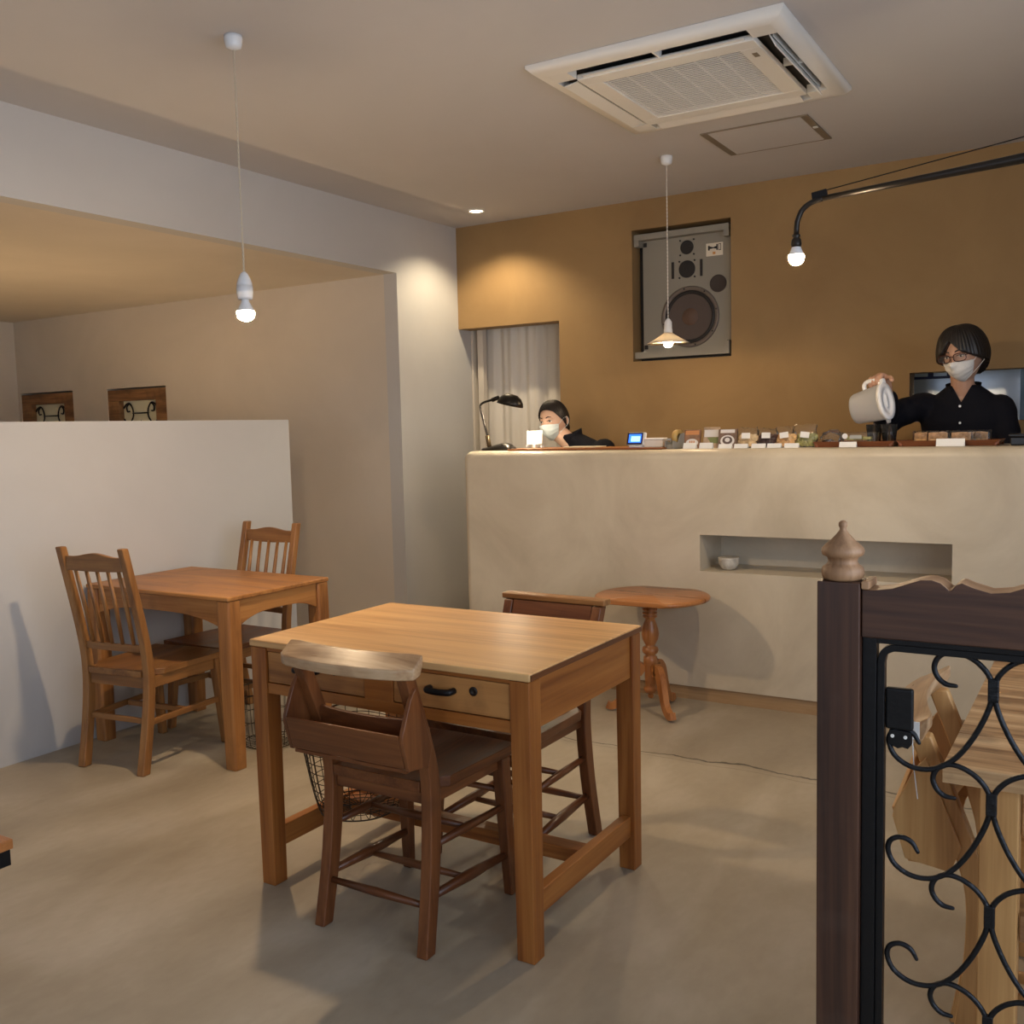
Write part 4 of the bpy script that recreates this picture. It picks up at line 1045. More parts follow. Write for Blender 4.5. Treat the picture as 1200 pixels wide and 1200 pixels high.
# crumpled bags and packed biscuits
TZ = CT+.0078
b = NB(); lumpy(b, (0,0,.030), (.048,.040,.030), 5, .35); o = mk('candy_bag', b, M_FILM, smooth=True); o.location = (-1.080, 4.50, TZ+.006); tag(o, 'crumpled clear film bag on the left end of the first tray', 'bag')
t = thing('biscuit_pack', 'clear pack of flat green biscuits with a white label on the left tray', 'packaged biscuits', (-.955, 4.47, TZ), 0)
rnd = random.Random(3)
for k in range(6):
    b = NB(); box(b, (-.035+.034*(k % 3), rnd.uniform(-.006,.006), .010+.019*(k//3)), (.034,.045,.014), Quaternion((0,1,0), rnd.uniform(-.15,.15))); mk('biscuit', b, M_MATCHA, t, bevel=.003)
b = NB(); box(b, (.0,0,.028), (.150,.060,.054))
bmesh.ops.subdivide_edges(b, edges=b.edges[:], cuts=6, use_grid_fill=True)
for v in b.verts: v.co += Vector((noise.noise(v.co*40), noise.noise(v.co*40+Vector((5,0,0))), abs(noise.noise(v.co*45+Vector((0,7,0))))))*.004; v.co.z = max(.0003, v.co.z)
mk('film', b, M_FILM, t, smooth=True)
b = NB(); box(b, (-.010,-.034,.036), (.050,.001,.016)); mk('sticker', b, plain('label_grey', (.42,.42,.38), .6), t)
b = NB(); lathe(b, [(.012,-.0345), (.012,-.0352), (.0005,-.0353)], 16, (-.055,0,.040), axis='y'); mk('sticker', b, M_PAPER, t)
def cake(x, y, rz, label):
    t = thing('wrapped_cake', label, 'cake', (x, y, TZ), rz, 'wrapped cakes on the right tray')
    b = NB(); box(b, (0,0,.024), (.074,.040,.042)); bmesh.ops.subdivide_edges(b, edges=b.edges[:], cuts=5, use_grid_fill=True)
    for v in b.verts:
        if v.co.z > .03: v.co.z += .004*math.cos(v.co.x*30)+.003*noise.noise(v.co*70)
        v.co.x += .002*noise.noise(v.co*60)
    mk('slice', b, M_CAKE, t, smooth=True)
    b = NB(); box(b, (0,-.0215,.014), (.060,.001,.014)); mk('cut_face', b, plain('cake_pale', (.62,.40,.18), .8, noise_amt=.3, nscale=80), t)
    b = NB(); box(b, (.004,0,.028), (.094,.050,.0545)); bmesh.ops.subdivide_edges(b, edges=b.edges[:], cuts=5, use_grid_fill=True)
    for v in b.verts: v.co += Vector((noise.noise(v.co*50), noise.noise(v.co*50+Vector((5,0,0)))*.6, abs(noise.noise(v.co*45))))*.003; v.co.z = max(.0003, v.co.z)
    mk('wrapper', b, M_FILM, t, smooth=True)
cake(-.634, 4.46, 0, 'wrapped slice of fruit cake, second from the left on the tray')
cake(-.547, 4.46, .05, 'wrapped slice of fruit cake, the browned one with the brightest wrapper')
cake(-.492, 4.530, .1, 'wrapped slice of fruit cake behind, at the right end of the tray')
cake(-.700, 4.530, -.1, 'wrapped slice of fruit cake behind, at the left end of the tray')
def tumbler(x, y, label):
    t = thing('iced_coffee_glass', label, 'glass', (x, y, TZ), 0, 'tumblers of iced coffee')
    b = NB(); lathe(b, [(.0005,.001), (.026,.001), (.035,.088), (.0335,.088), (.025,.006), (.0005,.006)], 28, cap=False); mk('glass', b, M_GLASS, t, smooth=True, sm_angle=40)
    b = NB(); lathe(b, [(.0005,.0065), (.0245,.0065), (.0315,.072), (.0005,.072)], 24, cap=False); mk('drink', b, M_TEA, t, smooth=True, sm_angle=40)
    rnd = random.Random(x*100)
    for k in range(4):
        b = NB(); box(b, (rnd.uniform(-.014,.014), rnd.uniform(-.014,.014), .074+.003*k), (.015,.015,.013), Quaternion((1,1,0), rnd.uniform(0,1.5)).normalized()); mk('ice_cube', b, M_ICE, t, bevel=.002)
tumbler(-.838, 4.50, 'tumbler of iced coffee standing right under the jug spout')
tumbler(-.915, 4.57, 'second tumbler of iced coffee, half hidden behind the biscuit pack')
# black box at right end
t = thing('lacquer_box', 'small black lidded box on the counter at the right edge of the picture', 'box', (-.285, 4.45, CT+.001))
b = NB(); bx(b, -.075, .075, -.06, .06, 0, .034); mk('body', b, M_LBLACK, t, bevel=.006)
b = NB(); bx(b, -.080, .080, -.065, .065, .0345, .046); mk('lid', b, M_LBLACK, t, bevel=.004)
# payment terminal
t = thing('payment_terminal', 'small white terminal with a glowing blue screen on the counter board', 'payment terminal', (-2.005, 4.45, CT+.0095), R(-8))
b = NB(); box(b, (0,.0,.040), (.100,.016,.064), Quaternion((1,0,0), -.25)); mk('body', b, M_POR, t, bevel=.004)
b = NB(); box(b, (-.006,-.0095,.042), (.088,.003,.058), Quaternion((1,0,0), -.25)); mk('screen_frame', b, M_NAVY, t)
b = NB(); box(b, (-.004,-.0118,.043), (.070,.0012,.042), Quaternion((1,0,0), -.25)); mk('screen', b, M_SCREEN, t)
b = NB(); box(b, (0,-.0128,.041), (.052,.0008,.026), Quaternion((1,0,0), -.25)); mk('screen_text_area', b, M_SCRPALE, t)
b = NB(); bx(b, -.035, .040, -.02, .035, 0, .008); mk('stand', b, M_POR, t, bevel=.003)
# napkin box
t = thing('napkin_box', 'low white paper box beside the tape dispenser', 'box', (-1.915, 4.47, CT+.0095), R(6))
b = NB(); bx(b, -.048, .048, -.035, .035, 0, .034); mk('body', b, plain('box_white', (.70,.66,.60), .6), t, bevel=.003)
b = NB(); bx(b, -.051, .051, -.038, .038, .0345, .044); mk('lid', b, M_PAPER, t, bevel=.004)
# tape dispenser
t = thing('tape_dispenser', 'grey desk tape dispenser with an amber tape roll standing between white box and packets', 'tape dispenser', (-1.800, 4.45, CT+.0012), R(75))
b = NB()
ol = [(-.055,0), (.055,0), (.060,.020), (.045,.055), (.030,.075), (.005,.070), (-.020,.030), (-.045,.038), (-.060,.040), (-.058,.010)]
for s in (-1, 1): prism(b, ol, 'y', s*.022-.003, s*.022+.003)
prism(b, [(-.055,0), (.055,0), (.055,.014), (-.055,.020)], 'y', -.0188, .0188)
mk('body', b, M_GPL, t, bevel=.002)
b = NB(); lathe(b, [(.018,-.010), (.036,-.010), (.036,.010), (.018,.010)], 28, (.012,0,.054), axis='y', cap=False); 
mk('tape_roll', b, M_TAPE, t, smooth=True, sm_angle=40)
b = NB(); bx(b, -.062, -.058, -.012, .012, .040, .050); mk('cutter', b, M_STEEL, t)
# card stand under the lamp
t = thing('card_stand', 'bright white card on a small stand under the desk lamp', 'card stand', (-2.650, 4.56, CT+.0095), R(-3))
b = NB(); box(b, (0,0,.055), (.096,.002,.072), Quaternion((0,1,0), -.03) @ Quaternion((1,0,0), -.12)); mk('card', b, M_PAPER, t)
b = NB(); bx(b, -.008, .008, -.006, .020, 0, .018); bx(b, -.052, -.045, -.006, .020, 0, .014); bx(b, .040, .047, -.006, .020, 0, .014); mk('stand', b, M_POR, t, bevel=.002)
b = NB(); bx(b, -.095, .095, -.06, .06, 0, .006); o = mk('clipboard', b, plain('clip_cream', (.68,.60,.44), .5), bevel=.002); o.location = (-2.335, 4.53, CT+.0095); tag(o, 'pale clipboard lying flat on the counter in front of the woman', 'clipboard')
# pale patch imitating a light reflection on chair B seat
b = NB(); lumpy(b, (0,0,0), (.055,.035,.006), 9, .2); o = mk('seat_reflection_patch', b, M_TEAL, smooth=True); o.location = (-1.475, 2.60, .4275); tag(o, 'small pale green patch imitating a light reflection on the far chapel chair seat', 'cloth')

# ------------------------------------------------------------------ kitchen behind the window
t = thing('range_hood', 'stainless steel range hood with a dark button strip seen through the kitchen hatch', 'range hood', (-.80, 6.3, 0))
b = NB(); prism(b, [(-.40,1.25), (-.30,1.62), (-.30,1.85), (.35,1.85), (.35,1.62), (.35,1.25)], 'y', -.25, .3); mk('hood_body', b, M_STEEL, t, bevel=.003)
b = NB(); bx(b, -.255, .02, -.256, -.251, 1.52, 1.585); st = mk('control_strip', b, M_NAVY, t)
b = NB()
for k in range(2): bx(b, -.19+.1*k, -.12+.1*k, -.260, -.2565, 1.535, 1.570)
mk('button', b, M_STEEL, st)
t = thing('refrigerator', 'large stainless refrigerator door filling the right of the kitchen hatch', 'refrigerator', (.45, 6.55, 0))
b = NB(); bx(b, -.62, .62, -.3, .3, 0, 1.9); mk('body', b, M_STEEL, t, bevel=.01)
b = NB(); bx(b, -.60, -.01, -.325, -.301, .05, 1.88); mk('door', b, M_STEEL, t, bevel=.006)
b = NB(); bx(b, .01, .60, -.325, -.301, .05, 1.88); mk('door', b, M_STEEL, t, bevel=.006)
t = thing('kitchen_strip_light', 'fluorescent strip light on the kitchen ceiling', 'ceiling light', (-.2, 5.95, ZC))
b = NB(); bx(b, -.6, .6, -.06, .06, -.03, -.001); mk('housing', b, M_ACW, t)
b = NB(); tube(b, [(-.58,0,-.045), (.58,0,-.045)], .014, 10); mk('tube', b, bulbmat('tube_cool', (.62,.80,1.0), 26), t, smooth=True)

# lamp hidden behind the partition that lights the alcove
def alcove_lamp(x, y, s, label):
    t = thing('table_lamp', label, 'lamp', (x, y, 0))
    b = NB(); lathe(b, [(.0005,.001), (.13,.001), (.13,.02), (.015,.03), (.012,.50), (.0005,.50)], 24, cap=False); mk('stand', b, M_DKMET, t, smooth=True, sm_angle=40)
    b = NB(); lathe(b, [(.16,.67), (.15,.65), (.05,.52)], 28, cap=False); mk('shade', b, M_SHADE, t, smooth=True)
    b = NB(); lathe(b, [(.0004,.545), (.02,.55), (.032,.575), (.025,.605), (.0004,.615)], 20, cap=False); mk('bulb', b, bulbmat('bulb_alcove', (1,.68,.36), s), t, smooth=True)
alcove_lamp(-5.3, 3.1, 900, 'floor lamp standing in the alcove behind the partition')

# ------------------------------------------------------------------ people
def head_pt(lon, lat, off=0.0):
    d = Vector((math.sin(lon)*math.cos(lat), -math.cos(lon)*math.cos(lat), math.sin(lat)))
    x, y, z = .074*d.x, .094*d.y, .118*d.z
    if z < 0:
        k = -z/.118; x *= 1-.30*k**1.6
        if y > 0: y *= 1-.40*k
        else: y *= 1-.05*k
    if y < 0: y *= .96
    p = Vector((x, y, z))
    if d.y < 0:
        g = lambda ax, az, cx, cz: math.exp(-((x-cx)/ax)**2-((z-cz)/az)**2)
        p.y -= .019*g(.011,.016,0,-.026)+.008*g(.009,.022,0,0)
        for s in (-1, 1): p.y += .008*g(.015,.011,s*.031,.008); p.y -= .003*g(.018,.006,s*.030,.027)
        p.y -= .004*g(.022,.007,0,-.060)+.006*g(.022,.014,0,-.096)
    n = Vector((d.x/.074, d.y/.094, d.z/.118)).normalized()
    return p+n*off
def grid(b, f, nu, nv, closed_u=False, thick=None):
    """two-sided patch with thickness: f(u,v,side)"""
    S = []
    for side in ((0, 1) if thick else (0,)):
        S.append([[b.verts.new(f(i/nu, j/nv, side)) for i in range(nu if closed_u else nu+1)] for j in range(nv+1)])
    w = nu if closed_u else nu+1
    for g in S:
        for j in range(nv):
            for i in range(nu): b.faces.new((g[j][i], g[j][(i+1) % w], g[j+1][(i+1) % w], g[j+1][i]))
    if thick:
        a, c = S
        for j in (0, nv):
            for i in range(nu):
                try: b.faces.new((a[j][i], a[j][(i+1) % w], c[j][(i+1) % w], c[j][i]))
                except ValueError: pass
        if not closed_u:
            for i in (0, nu):
                for j in range(nv): b.faces.new((a[j][i], a[j+1][i], c[j+1][i], c[j][i]))
def xform(b, M):
    for v in b.verts: v.co = M @ v.co
def head_into(b, M):
    t = NB()
    nl, nt = 64, 48
    rings = [[head_pt(2*PI*i/nl, -PI/2+.02+(PI-.04)*j/nt) for i in range(nl)] for j in range(nt+1)]
    ringloft(t, rings)
    for s in (-1, 1):   # ears
        v = bmesh.ops.create_uvsphere(t, u_segments=16, v_segments=10, radius=1)['verts']
        for q in v: q.co = Vector((s*.077+q.co.x*.008+s*q.co.y*.008, .012+q.co.y*.017, -.004+q.co.z*.030))
    xform(t, M); me = bpy.data.meshes.new('x'); t.to_mesh(me); t.free(); b.from_mesh(me); bpy.data.meshes.remove(me)
def ellloft(b, secs, seg=28):
    """secs: (centre, right vector, front vector) ellipses"""
    rings = []
    for c, u, v in secs:
        c, u, v = Vector(c), Vector(u), Vector(v)
        rings.append([c+u*math.cos(2*PI*k/seg)+v*math.sin(2*PI*k/seg) for k in range(seg)])
    ringloft(b, rings)
def hand_into(b, wrist, palm_c, fdir, ndir, fingers, thumb, k=1.0):
    """palm slab + finger chains given as world points"""
    tube(b, [wrist, (Vector(wrist)+Vector(palm_c))/2, palm_c], [.024*k,.027*k,.030*k], 12, caps=True)
    for f in fingers: tube(b, smoothpts(f, 3), .0085*k, 8, caps=True)
    tube(b, smoothpts(thumb, 3), .0100*k, 8, caps=True)

def person(label, loc, rz, skin, joints, headM, hair, mask, glasses, name='person'):
    t = thing('person', label, 'person', loc, rz)
    inv = (Matrix.Translation(Vector(loc)) @ Matrix.Rotation(rz, 4, 'Z')).inverted()
    def fin(b): 
        for v in b.verts: v.co = inv @ v.co
    J = joints
    # body
    b = NB(); head_into(b, headM)
    ellloft(b, J['torso'])
    tube(b, J['neck'], [.058,.050,.050], 16, caps=True)
    for a in J['arms']: tube(b, smoothpts(a, 4), [.046-.020*i/(4*(len(a)-1)) for i in range(4*(len(a)-1)+1)], 14, caps=True)
    for l in J['legs']: tube(b, smoothpts(l, 4), [.082-.045*i/(4*(len(l)-1)) for i in range(4*(len(l)-1)+1)], 14, caps=True)
    for h in J['hands']: hand_into(b, *h)
    fin(b)
    baked('body', b, skin, [('REMESH', dict(mode='VOXEL', voxel_size=.0045, use_smooth_shade=True)), ('SMOOTH', dict(factor=.5, iterations=3))], t)
    # shirt
    b = NB(); G = .014
    secs = []
    for c, u, v in J['torso']:
        u, v = Vector(u), Vector(v); secs.append((c, u*(1+G/u.length), v*(1+G/v.length)))
    ellloft(b, secs)
    for a, cut in zip(J['arms'], J['sleeve']):
        pts = smoothpts(a, 4); n = max(3, int(len(pts)*cut)); pts = pts[:n]
        tube(b, pts, [(.066-.022*i/(len(a)*4)+.0035*math.sin(i*1.9)) for i in range(n)], 16, caps=True)
    fin(b); baked('shirt', b, M_SHIRT, [('REMESH', dict(mode='VOXEL', voxel_size=.007, use_smooth_shade=True)), ('SMOOTH', dict(factor=.5, iterations=6))], t)
    if J.get('vneck'):
        sh = t.children; sh = [q for q in sh if q.name.startswith('shirt')][0]; x0, zb, k = J['vneck']
        e = bmesh.new(); e.from_mesh(sh.data); IM = inv.inverted()
        for sg in (-1, 1):
            pn = (IM.to_3x3().inverted() @ Vector((sg, 0, -k))); pc = IM.inverted() @ Vector((x0, 0, zb))
            bmesh.ops.bisect_plane(e, geom=e.verts[:]+e.edges[:]+e.faces[:], plane_co=pc, plane_no=pn, dist=1e-5)
        kill = [v for v in e.faces if (IM @ v.calc_center_median()).z > zb and abs((IM @ v.calc_center_median()).x-x0) < k*((IM @ v.calc_center_median()).z-zb) and (IM @ v.calc_center_median()).y < J['torso'][-1][0][1]]
        bmesh.ops.delete(e, geom=kill, context='FACES'); e.to_mesh(sh.data); e.free()
    b = NB(); 
    for l in J['legs']: pts = smoothpts(l, 4); tube(b, pts[:-1], [.100-.045*i/len(pts) for i in range(len(pts)-1)], 16, caps=True)
    hp = J['torso'][0]; ellloft(b, [(Vector(hp[0])-Vector((0,0,.06)), Vector(hp[1])*1.10, Vector(hp[2])*1.12), (Vector(hp[0])+Vector((0,0,.02)), Vector(hp[1])*1.10, Vector(hp[2])*1.12)])
    fin(b); baked('trousers', b, M_TROUS, [('REMESH', dict(mode='VOXEL', voxel_size=.010, use_smooth_shade=True)), ('SMOOTH', dict(factor=.5, iterations=4))], t)
    for l in J['legs']:
        e = Vector(l[-1]); b = NB(); f = J['front']
        s = f.cross(Vector((0,0,1)))
        ellloft(b, [(e-f*.07+Vector((0,0,.035-e.z)), s*.02, Vector((0,0,.02))), (e-f*.05+Vector((0,0,.042-e.z)), s*.036, Vector((0,0,.040))), (e+Vector((0,0,.045-e.z)), s*.040, Vector((0,0,.043))), (e+f*.10+Vector((0,0,.032-e.z)), s*.046, Vector((0,0,.030))), (e+f*.18+Vector((0,0,.022-e.z)), s*.030, Vector((0,0,.018)))], 16)
        fin(b); mk('shoe', b, M_SHOE, t, smooth=True)
    HM = inv @ headM
    # collar
    c0, u0, v0 = J['collar']
    b = NB(); c0, u0, v0 = Vector(c0), Vector(u0), -Vector(v0); v0 = -v0; up = u0.cross(v0).normalized()
    if up.z < 0: up = -up
    def colf(u, v, side):
        a = R(290)*u+R(35)   # gap at the front
        rr = 1+(.05 if side else 0)+.10*v
        front = abs(u-.5)*2
        return c0+(-v0*math.cos(a)+u0*math.sin(a))*rr+up*(.040*v*(1-.25*front**3)-.028*front**2)
    grid(b, colf, 30, 4, thick=True); fin(b); mk('collar', b, M_SHIRT, t, smooth=True)
    for p in J.get('buttons', []):
        b = NB(); lathe(b, [(.0055,0), (.0055,-.002), (.0005,-.0025)], 12, p, axis='y'); fin(b); mk('button', b, M_POR, t)
    # eyes, brows
    for s in (-1, 1):
        b = NB(); v = bmesh.ops.create_uvsphere(b, u_segments=14, v_segments=8, radius=1)['verts']
        for q in v: q.co = Vector((s*.031+q.co.x*.0125, -.0785+q.co.y*.006, .006+q.co.z*.0055))
        xform(b, HM); e = mk('eye', b, M_LINER, t, smooth=True)
        b = NB(); v = bmesh.ops.create_uvsphere(b, u_segments=12, v_segments=8, radius=1)['verts']
        for q in v: q.co = Vector((s*.031+q.co.x*.0052, -.0815+q.co.y*.0045, .006+q.co.z*.0048))
        xform(b, HM); mk('iris', b, M_EYE, e, smooth=True)
        b = NB(); tube(b, [(s*.013,-.0870,.0095), (s*.030,-.0860,.0130), (s*.044,-.0790,.0095)], [.0012,.0018,.0010], 6); xform(b, HM); mk('eyelid', b, M_HAIR, t, smooth=True)
        b = NB(); tube(b, [(s*.013,-.0915,.0280), (s*.028,-.0900,.0335), (s*.046,-.0800,.0290)], [.0022,.0030,.0012], 6); xform(b, HM); mk('eyebrow', b, M_HAIR, t, smooth=True)
    # hair
    b = NB(); hl, off = hair
    def hf(u, v, side):
        lon = 2*PI*u; lat = PI/2-.001-(PI/2-hl(lon))*v
        o = (off(lon, v) if side == 0 else .001)
        o += (.0016*math.sin(lon*46+v*3)*min(1, v*3) if side == 0 else 0)
        p = head_pt(lon, lat, 0); q = head_pt(lon, max(lat, -.9), 0)
        d = Vector((p.x/.074, p.y/.094, p.z/.118)).normalized()
        return p+Vector((d.x, d.y, d.z*.8))*o
    grid(b, hf, 180, 26, closed_u=True, thick=True); xform(b, HM); mk('hair', b, M_HAIR, t, smooth=True)
    J['extra'](t, HM) if J.get('extra') else None
    # mask
    mat, z0, z1, tilt = mask
    b = NB()
    def mf(u, v, side):
        lon = R(-62+124*u); w = abs(2*u-1)
        la = math.asin(max(-.99, min(.99, (z0-(.010*w))/.118))); lb = math.asin(max(-.985, (z1+.030*w**2)/.118))
        lat = la+(lb-la)*v
        bulge = .010+.014*(1-w**2)*math.sin(PI*min(1, v*1.15+.08))
        pl = .0012*math.sin(v*26)
        p = head_pt(lon, lat, 0)
        return p+Vector((math.sin(lon)*.5, -1, -.1)).normalized()*(bulge+pl-(.0025 if side else 0))
    grid(b, mf, 36, 26, thick=True); xform(b, HM); mm = mk('face_mask', b, mat, t, smooth=True)
    for s in (-1, 1):
        b = NB(); A0 = mf((1+s)/2, .05, 0); A1 = mf((1+s)/2, .95, 0)
        tube(b, smoothpts([A0+Vector((0,.001,0)), Vector((s*.083,-.015,.010)), Vector((s*.086,.024,.008)), Vector((s*.085,.026,-.022)), Vector((s*.078,-.010,-.045)), A1], 5), .0013, 6)
        xform(b, HM); mk('ear_loop', b, mat, mm, smooth=True)
    if glasses:
        g = None
        b = NB()
        for s in (-1, 1):
            pts = []
            for k in range(28):
                a = 2*PI*k/28; ca, sa = math.cos(a), math.sin(a)
                x = s*.034+.0265*abs(ca)**.7*(1 if ca > 0 else -1); z = .004+.0165*abs(sa)**.7*(1 if sa > 0 else -1)
                pts.append((x, -.1035+.10*max(0, abs(x)-.02)**1.3*2.2, z))
            tube(b, pts, .0019, 6, closed=True)
        tube(b, [(-.0085,-.104,.009), (0,-.106,.011), (.0085,-.104,.009)], .0018, 6)
        for s in (-1, 1): tube(b, [(s*.060,-.096,.010), (s*.072,-.075,.011), (s*.081,-.01,.012), (s*.083,.018,.006)], .0018, 6)
        xform(b, HM); g = mk('glasses', b, M_SPEC, t, smooth=True)
        for s in (-1, 1):
            b = NB(); pts = [(s*.034+.026*math.cos(2*PI*k/20), .004+.016*math.sin(2*PI*k/20)) for k in range(20)]
            prism(b, pts, 'y', -.1005, -.0998); xform(b, HM); mk('lens', b, M_GLASS, g)
    return t

def HMAT(c, yaw, pitch, roll, s=1.0):
    return Matrix.Translation(Vector(c)) @ Matrix.Rotation(yaw, 4, 'Z') @ Matrix.Rotation(pitch, 4, 'X') @ Matrix.Rotation(roll, 4, 'Y') @ Matrix.Scale(s, 4)

# --- man pouring
JX, JY, JZ = -.922, 4.555, 1.364     # jug centre
def man():
    cx, cy = -.600, 4.93
    u = lambda w, a=0: Vector((w*math.cos(a), w*math.sin(a), 0)); v = lambda d, a=0: Vector((d*math.sin(a), -d*math.cos(a), 0))
    tor = [((cx+.01,cy+.05,.90), u(.160), v(.105)), ((cx+.01,cy+.05,1.02), u(.145), v(.10)), ((cx,cy+.04,1.16), u(.155), v(.105)), ((cx,cy+.03,1.27), u(.170), v(.11)),
           ((cx,cy+.03,1.325), u(.176), v(.095)), ((cx,cy+.03,1.370), u(.150), v(.075)), ((cx,cy+.025,1.410), u(.10), v(.062)), ((cx,cy+.015,1.445), u(.055), v(.055))]
    wr = (-.878, 4.625, 1.450)
    sh1, el1 = (cx-.165, cy+.02, 1.355), (cx-.300, cy-.170, 1.290)
    sh2, el2 = (cx+.150, cy+.03, 1.335), (cx+.185, cy-.02, 1.12)
    wr2 = (-.655, 4.72, 1.215)
    arms = [[sh1, ((sh1[0]+el1[0])/2, (sh1[1]+el1[1])/2, (sh1[2]+el1[2])/2+.012), el1, (-.885, 4.69, 1.365), wr], [sh2, (cx+.175, cy+.01, 1.23), el2, (cx+.08, cy-.13, 1.14), wr2]]
    legs = [[(cx-.085, cy+.05, .90), (cx-.09, cy+.03, .48), (cx-.095, cy+.06, .09)], [(cx+.095, cy+.05, .90), (cx+.10, cy+.04, .48), (cx+.105, cy+.06, .09)]]
    # right hand wraps the jug handle, which runs along the top of the jug
    D = Vector((.89,-.38,.20)).normalized()
    hc = Vector((-.892, 4.580, 1.474))
    F = []
    for k in range(4):
        o = D*(.030-.020*k)
        base = hc+o+Vector((-.002, .010, .008))
        L = (1, 1.1, 1.03, .85)[k]
        F.append([base, base+Vector((-.012,-.030*L,.006)), base+Vector((-.014,-.044*L,-.018)), base+Vector((-.006,-.034*L,-.038))])
    th = [hc+D*.035+Vector((.0,.0,.0)), hc+D*.050+Vector((.004,-.016,-.004)), hc+D*.056+Vector((.008,-.036,-.018))]
    h1 = (wr, tuple(hc+Vector((0,.006,.002))), None, None, F, th)
    # left hand resting behind the tray
    pc = Vector((-.700, 4.662, 1.208)); F2 = []
    for k in range(4):
        a = pc+Vector((-.018+.014*k*.8, -.016, .002+.0*k)); L = (.9,1.05,1,.8)[k]
        F2.append([a, a+Vector((-.022*L,-.028*L,.006)), a+Vector((-.036*L,-.044*L,-.006)), a+Vector((-.042*L,-.050*L,-.018))])
    th2 = [pc+Vector((.010,-.006,0)), pc+Vector((.014,-.030,.0)), pc+Vector((.006,-.046,-.010))]
    h2 = (wr2, tuple(pc), None, None, F2, th2)
    hm = HMAT((-.596, 4.885, 1.583), R(-19), R(14), R(-5), 1.05)
    def hl(lon):
        l = (lon+PI) % (2*PI)-PI; a = abs(l)
        if a < .55: base = .62-.8*abs(l+.05) if l > -.05 else .62-1.0*abs(l+.05)
        elif a < 1.35: base = .15-.42*(a-.55)
        elif a < 1.9: base = -.18-.35*(a-1.35)
        else: base = -.37-.45*min(1, (a-1.9)/.6)
        return max(base, -.85)
    def off(lon, v): 
        l = abs((lon+PI) % (2*PI)-PI)
        return .006+.020*math.sin(min(1, v*1.3+.12)*PI*.62)+(.006 if 1.0 < l < 2.4 else 0)*v
    J = dict(torso=tor, neck=[(cx,cy+.02,1.40), (-.601,cy-.01,1.45), (-.603,4.895,1.52)], arms=arms, sleeve=[.86,.95], legs=legs, hands=[h1, h2], front=Vector((0,-1,0)),
             collar=((-.600, cy+.010, 1.425), Vector((.066,0,0)), Vector((0,.062,0))), buttons=[(-.600,cy-.100,1.350), (-.598,cy-.106,1.275)], vneck=(-.600, 1.368, .55))
    person('person in a black shirt, white mask and glasses pouring from a jug behind the counter', (cx, cy+.05, 0), 0, M_SKIN, J, hm, (hl, off), (M_MASK, -.010, -.112, 0), True)
man()

# jug
def jug():
    D = Vector((.89,-.38,.20)).normalized(); U = Vector((0,0,1)); U = (U-D*U.dot(D)).normalized(); S = U.cross(D)
    M = Matrix((( S.x, U.x, D.x, 0), (S.y, U.y, D.y, 0), (S.z, U.z, D.z, 0), (0,0,0,1)))
    t = thing('water_jug', 'translucent white plastic jug tipped sideways in the hand of the pouring person', 'jug', (JX, JY, JZ)); 
    def fin(b): xform(b, M)
    def el(z, a, c): return [Vector((a*math.cos(2*PI*k/32), c*math.sin(2*PI*k/32), z)) for k in range(32)]
    b = NB()
    outer = [el(-.092,.030,.050), el(-.090,.040,.062), el(-.078,.044,.068), el(.0,.049,.075), el(.060,.053,.080)]
    ringloft(b, outer, cap=False); b.faces.new([v for v in b.verts][:32])
    fin(b); mk('body', b, M_JUG, t, smooth=True)
    b = NB(); ringloft(b, [el(.060,.055,.083), el(.074,.056,.084), el(.078,.054,.082), el(.0785,.034,.056), el(.073,.032,.053), el(.072,.012,.030), el(.078,.008,.026)]); fin(b); ld = mk('lid', b, M_JUGL, t, smooth=True, sm_angle=40)
    b = NB(); prism(b, [(-.014,.078), (.014,.078), (.009,.100), (-.009,.100)], 'z', .062, .080); fin(b); mk('lid_tab', b, M_JUGL, ld, bevel=.004)
    b = NB(); prism(b, [(-.013,-.079), (.013,-.079), (.006,-.097), (-.006,-.097)], 'z', .060, .074); fin(b); mk('spout', b, M_JUG, t, bevel=.003)
    b = NB(); pts = smoothpts([(0,.072,-.022), (0,.090,-.022), (0,.102,-.010), (0,.104,.012), (0,.101,.035), (0,.092,.052), (0,.080,.055)], 5); tube(b, pts, .0095, 10); fin(b); mk('handle', b, M_JUGL, t, smooth=True)
jug()

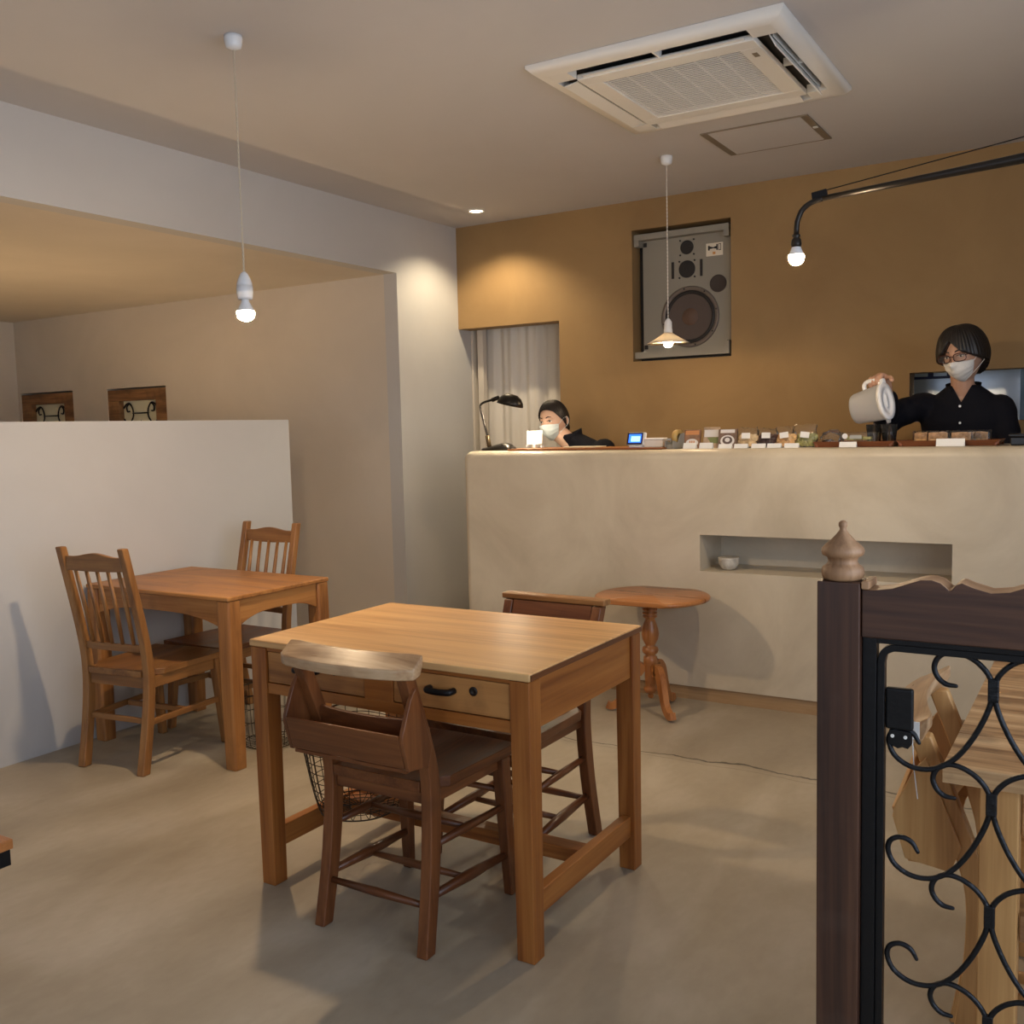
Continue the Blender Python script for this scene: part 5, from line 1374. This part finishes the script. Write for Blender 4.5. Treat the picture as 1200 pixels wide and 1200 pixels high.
def woman():
    hx, hy = -2.735, 4.93
    tilt = Vector((-.32, -.12, 1)).normalized()
    def sec(c, w, d, a=R(-28)):
        u = Vector((math.cos(a), math.sin(a), .25)).normalized()*w; v = Vector((-math.sin(a)*-1, -math.cos(a), 0)).normalized()*d
        v = (v-u*v.dot(u)/u.length_squared); return (c, u, v)
    tor = [sec((-2.46,5.06,.72), .155, .105), sec((-2.47,5.05,.84), .135, .095), sec((-2.50,5.03,.99), .145, .10), sec((-2.54,5.00,1.09), .152, .095), sec((-2.555,4.985,1.150), .145, .080), sec((-2.59,4.97,1.200), .098, .064), sec((-2.645,4.955,1.250), .050, .050)]
    sh1, sh2 = (-2.675, 5.02, 1.115), (-2.420, 4.93, 1.165)
    wr1, wr2 = (-2.67, 4.86, .93), (-2.44, 4.82, .93)
    arms = [[sh1, (-2.70,4.98,1.0), (-2.71,4.93,.88), (-2.69,4.89,.90), wr1], [sh2, (-2.405,4.92,1.03), (-2.39,4.90,.90), (-2.42,4.86,.91), wr2]]
    legs = [[(-2.52,5.04,.72), (-2.58,4.95,.42), (-2.58,4.98,.09)], [(-2.40,5.06,.72), (-2.42,4.95,.42), (-2.42,4.98,.09)]]
    def hand(w, s):
        p = Vector(w)+Vector((0,-.055,-.01)); F = []
        for k in range(4):
            a = p+Vector((-.022+.015*k, -.020, 0)); L = (.9,1,.97,.8)[k]; F.append([a, a+Vector((0,-.030*L,.004)), a+Vector((0,-.050*L,-.008)), a+Vector((0,-.058*L,-.022))])
        th = [p+Vector((s*.02,0,0)), p+Vector((s*.040,-.020,-.004)), p+Vector((s*.044,-.042,-.010))]
        return (w, tuple(p), None, None, F, th, .9)
    hm = HMAT((hx, hy, 1.335), R(-7), R(8), R(-5), .97)
    def hl(lon):
        l = abs((lon+PI) % (2*PI)-PI)
        if l < .8: return .66-.25*l*l
        if l < 1.5: return .50-.85*(l-.8)
        if l < 1.9: return -.125-.9*(l-1.5)
        return -.485-.15*min(1, (l-1.9))
    def off(lon, v): return .004+.009*math.sin(min(1, v*1.1+.15)*PI*.7)
    def extra(t, HM):
        b = NB(); lumpy(b, (.0,.100,-.050), (.030,.026,.034), 4, .10, 3); xform(b, HM); mk('hair_bun', b, M_HAIR, t, smooth=True)
    J = dict(torso=tor, neck=[(-2.60,4.965,1.16), (-2.66,4.95,1.22), (-2.715,4.940,1.27)], arms=arms, sleeve=[.9,.9], legs=legs, hands=[hand(wr1,1), hand(wr2,-1)], front=Vector((0,-1,0)), extra=extra,
             vneck=(-2.69, 1.185, .55), collar=((-2.640, 4.955, 1.232), Vector((.066,-.03,.02)), Vector((.02,.056,.01))))
    person('person with tied back hair, black top and pale blue mask, seated low behind the counter', (-2.47, 5.04, 0), 0, M_SKIN2, J, hm, (hl, off), (M_MASKB, -.006, -.110, 0), False)
woman()

# ------------------------------------------------------------------ lights
def lamp(kind, name, loc, rot, energy, col, **k):
    l = bpy.data.lights.new(name, kind); l.energy = energy; l.color = col
    for a, v in k.items(): setattr(l, a, v)
    o = bpy.data.objects.new(name, l); COL.objects.link(o); o.location = loc; o.rotation_euler = rot; return o
lamp('SPOT', 'downlight_spot', (-3.354, 5.124, ZC-.012), (0,0,0), 34, (1,.80,.52), spot_size=R(128), spot_blend=.6, shadow_soft_size=.03)
w = bpy.data.worlds.new('day'); w.use_nodes = True; SC.world = w
bg = w.node_tree.nodes['Background']; bg.inputs['Color'].default_value = (.74,.84,1.0,1); bg.inputs['Strength'].default_value = 3.0
for loc, rot, sx, sy in (((-1.25, YF-.12, 1.55), (R(90),0,0), 1.5, 1.3), ((XR+.12, .4, 1.425), (R(90),0,R(90)), 4.6, 1.75)):
    o = lamp('AREA', 'daylight_portal', loc, rot, 1, (1,1,1), shape='RECTANGLE', size=sx, size_y=sy); o.data.cycles.is_portal = True

# ------------------------------------------------------------------ camera
cam = bpy.data.cameras.new('camera'); co = bpy.data.objects.new('camera', cam); COL.objects.link(co)
f, yaw, pit, rol = 1152.777, -.551117389, .0851606932, -.02389545
cam.sensor_width = 36; cam.sensor_fit = 'HORIZONTAL'; cam.lens = f/1200*36; cam.clip_start = .05
cy, sy = math.cos(yaw), math.sin(yaw)
fwd = Vector((sy*math.cos(pit), cy*math.cos(pit), -math.sin(pit))); r = Vector((cy, -sy, 0)); u = r.cross(fwd)
c, s = math.cos(rol), math.sin(rol); r2 = r*c+u*s; u2 = r*(-s)+u*c
m = Matrix((( r2.x, u2.x, -fwd.x), (r2.y, u2.y, -fwd.y), (r2.z, u2.z, -fwd.z))).to_4x4()
co.matrix_world = Matrix.Translation((0,0,1.30)) @ m
SC.camera = co
SC.view_settings.view_transform = 'Standard'; SC.view_settings.look = 'None'; SC.view_settings.gamma = 1; SC.view_settings.exposure = 0.45; SC.view_settings.use_curve_mapping = False
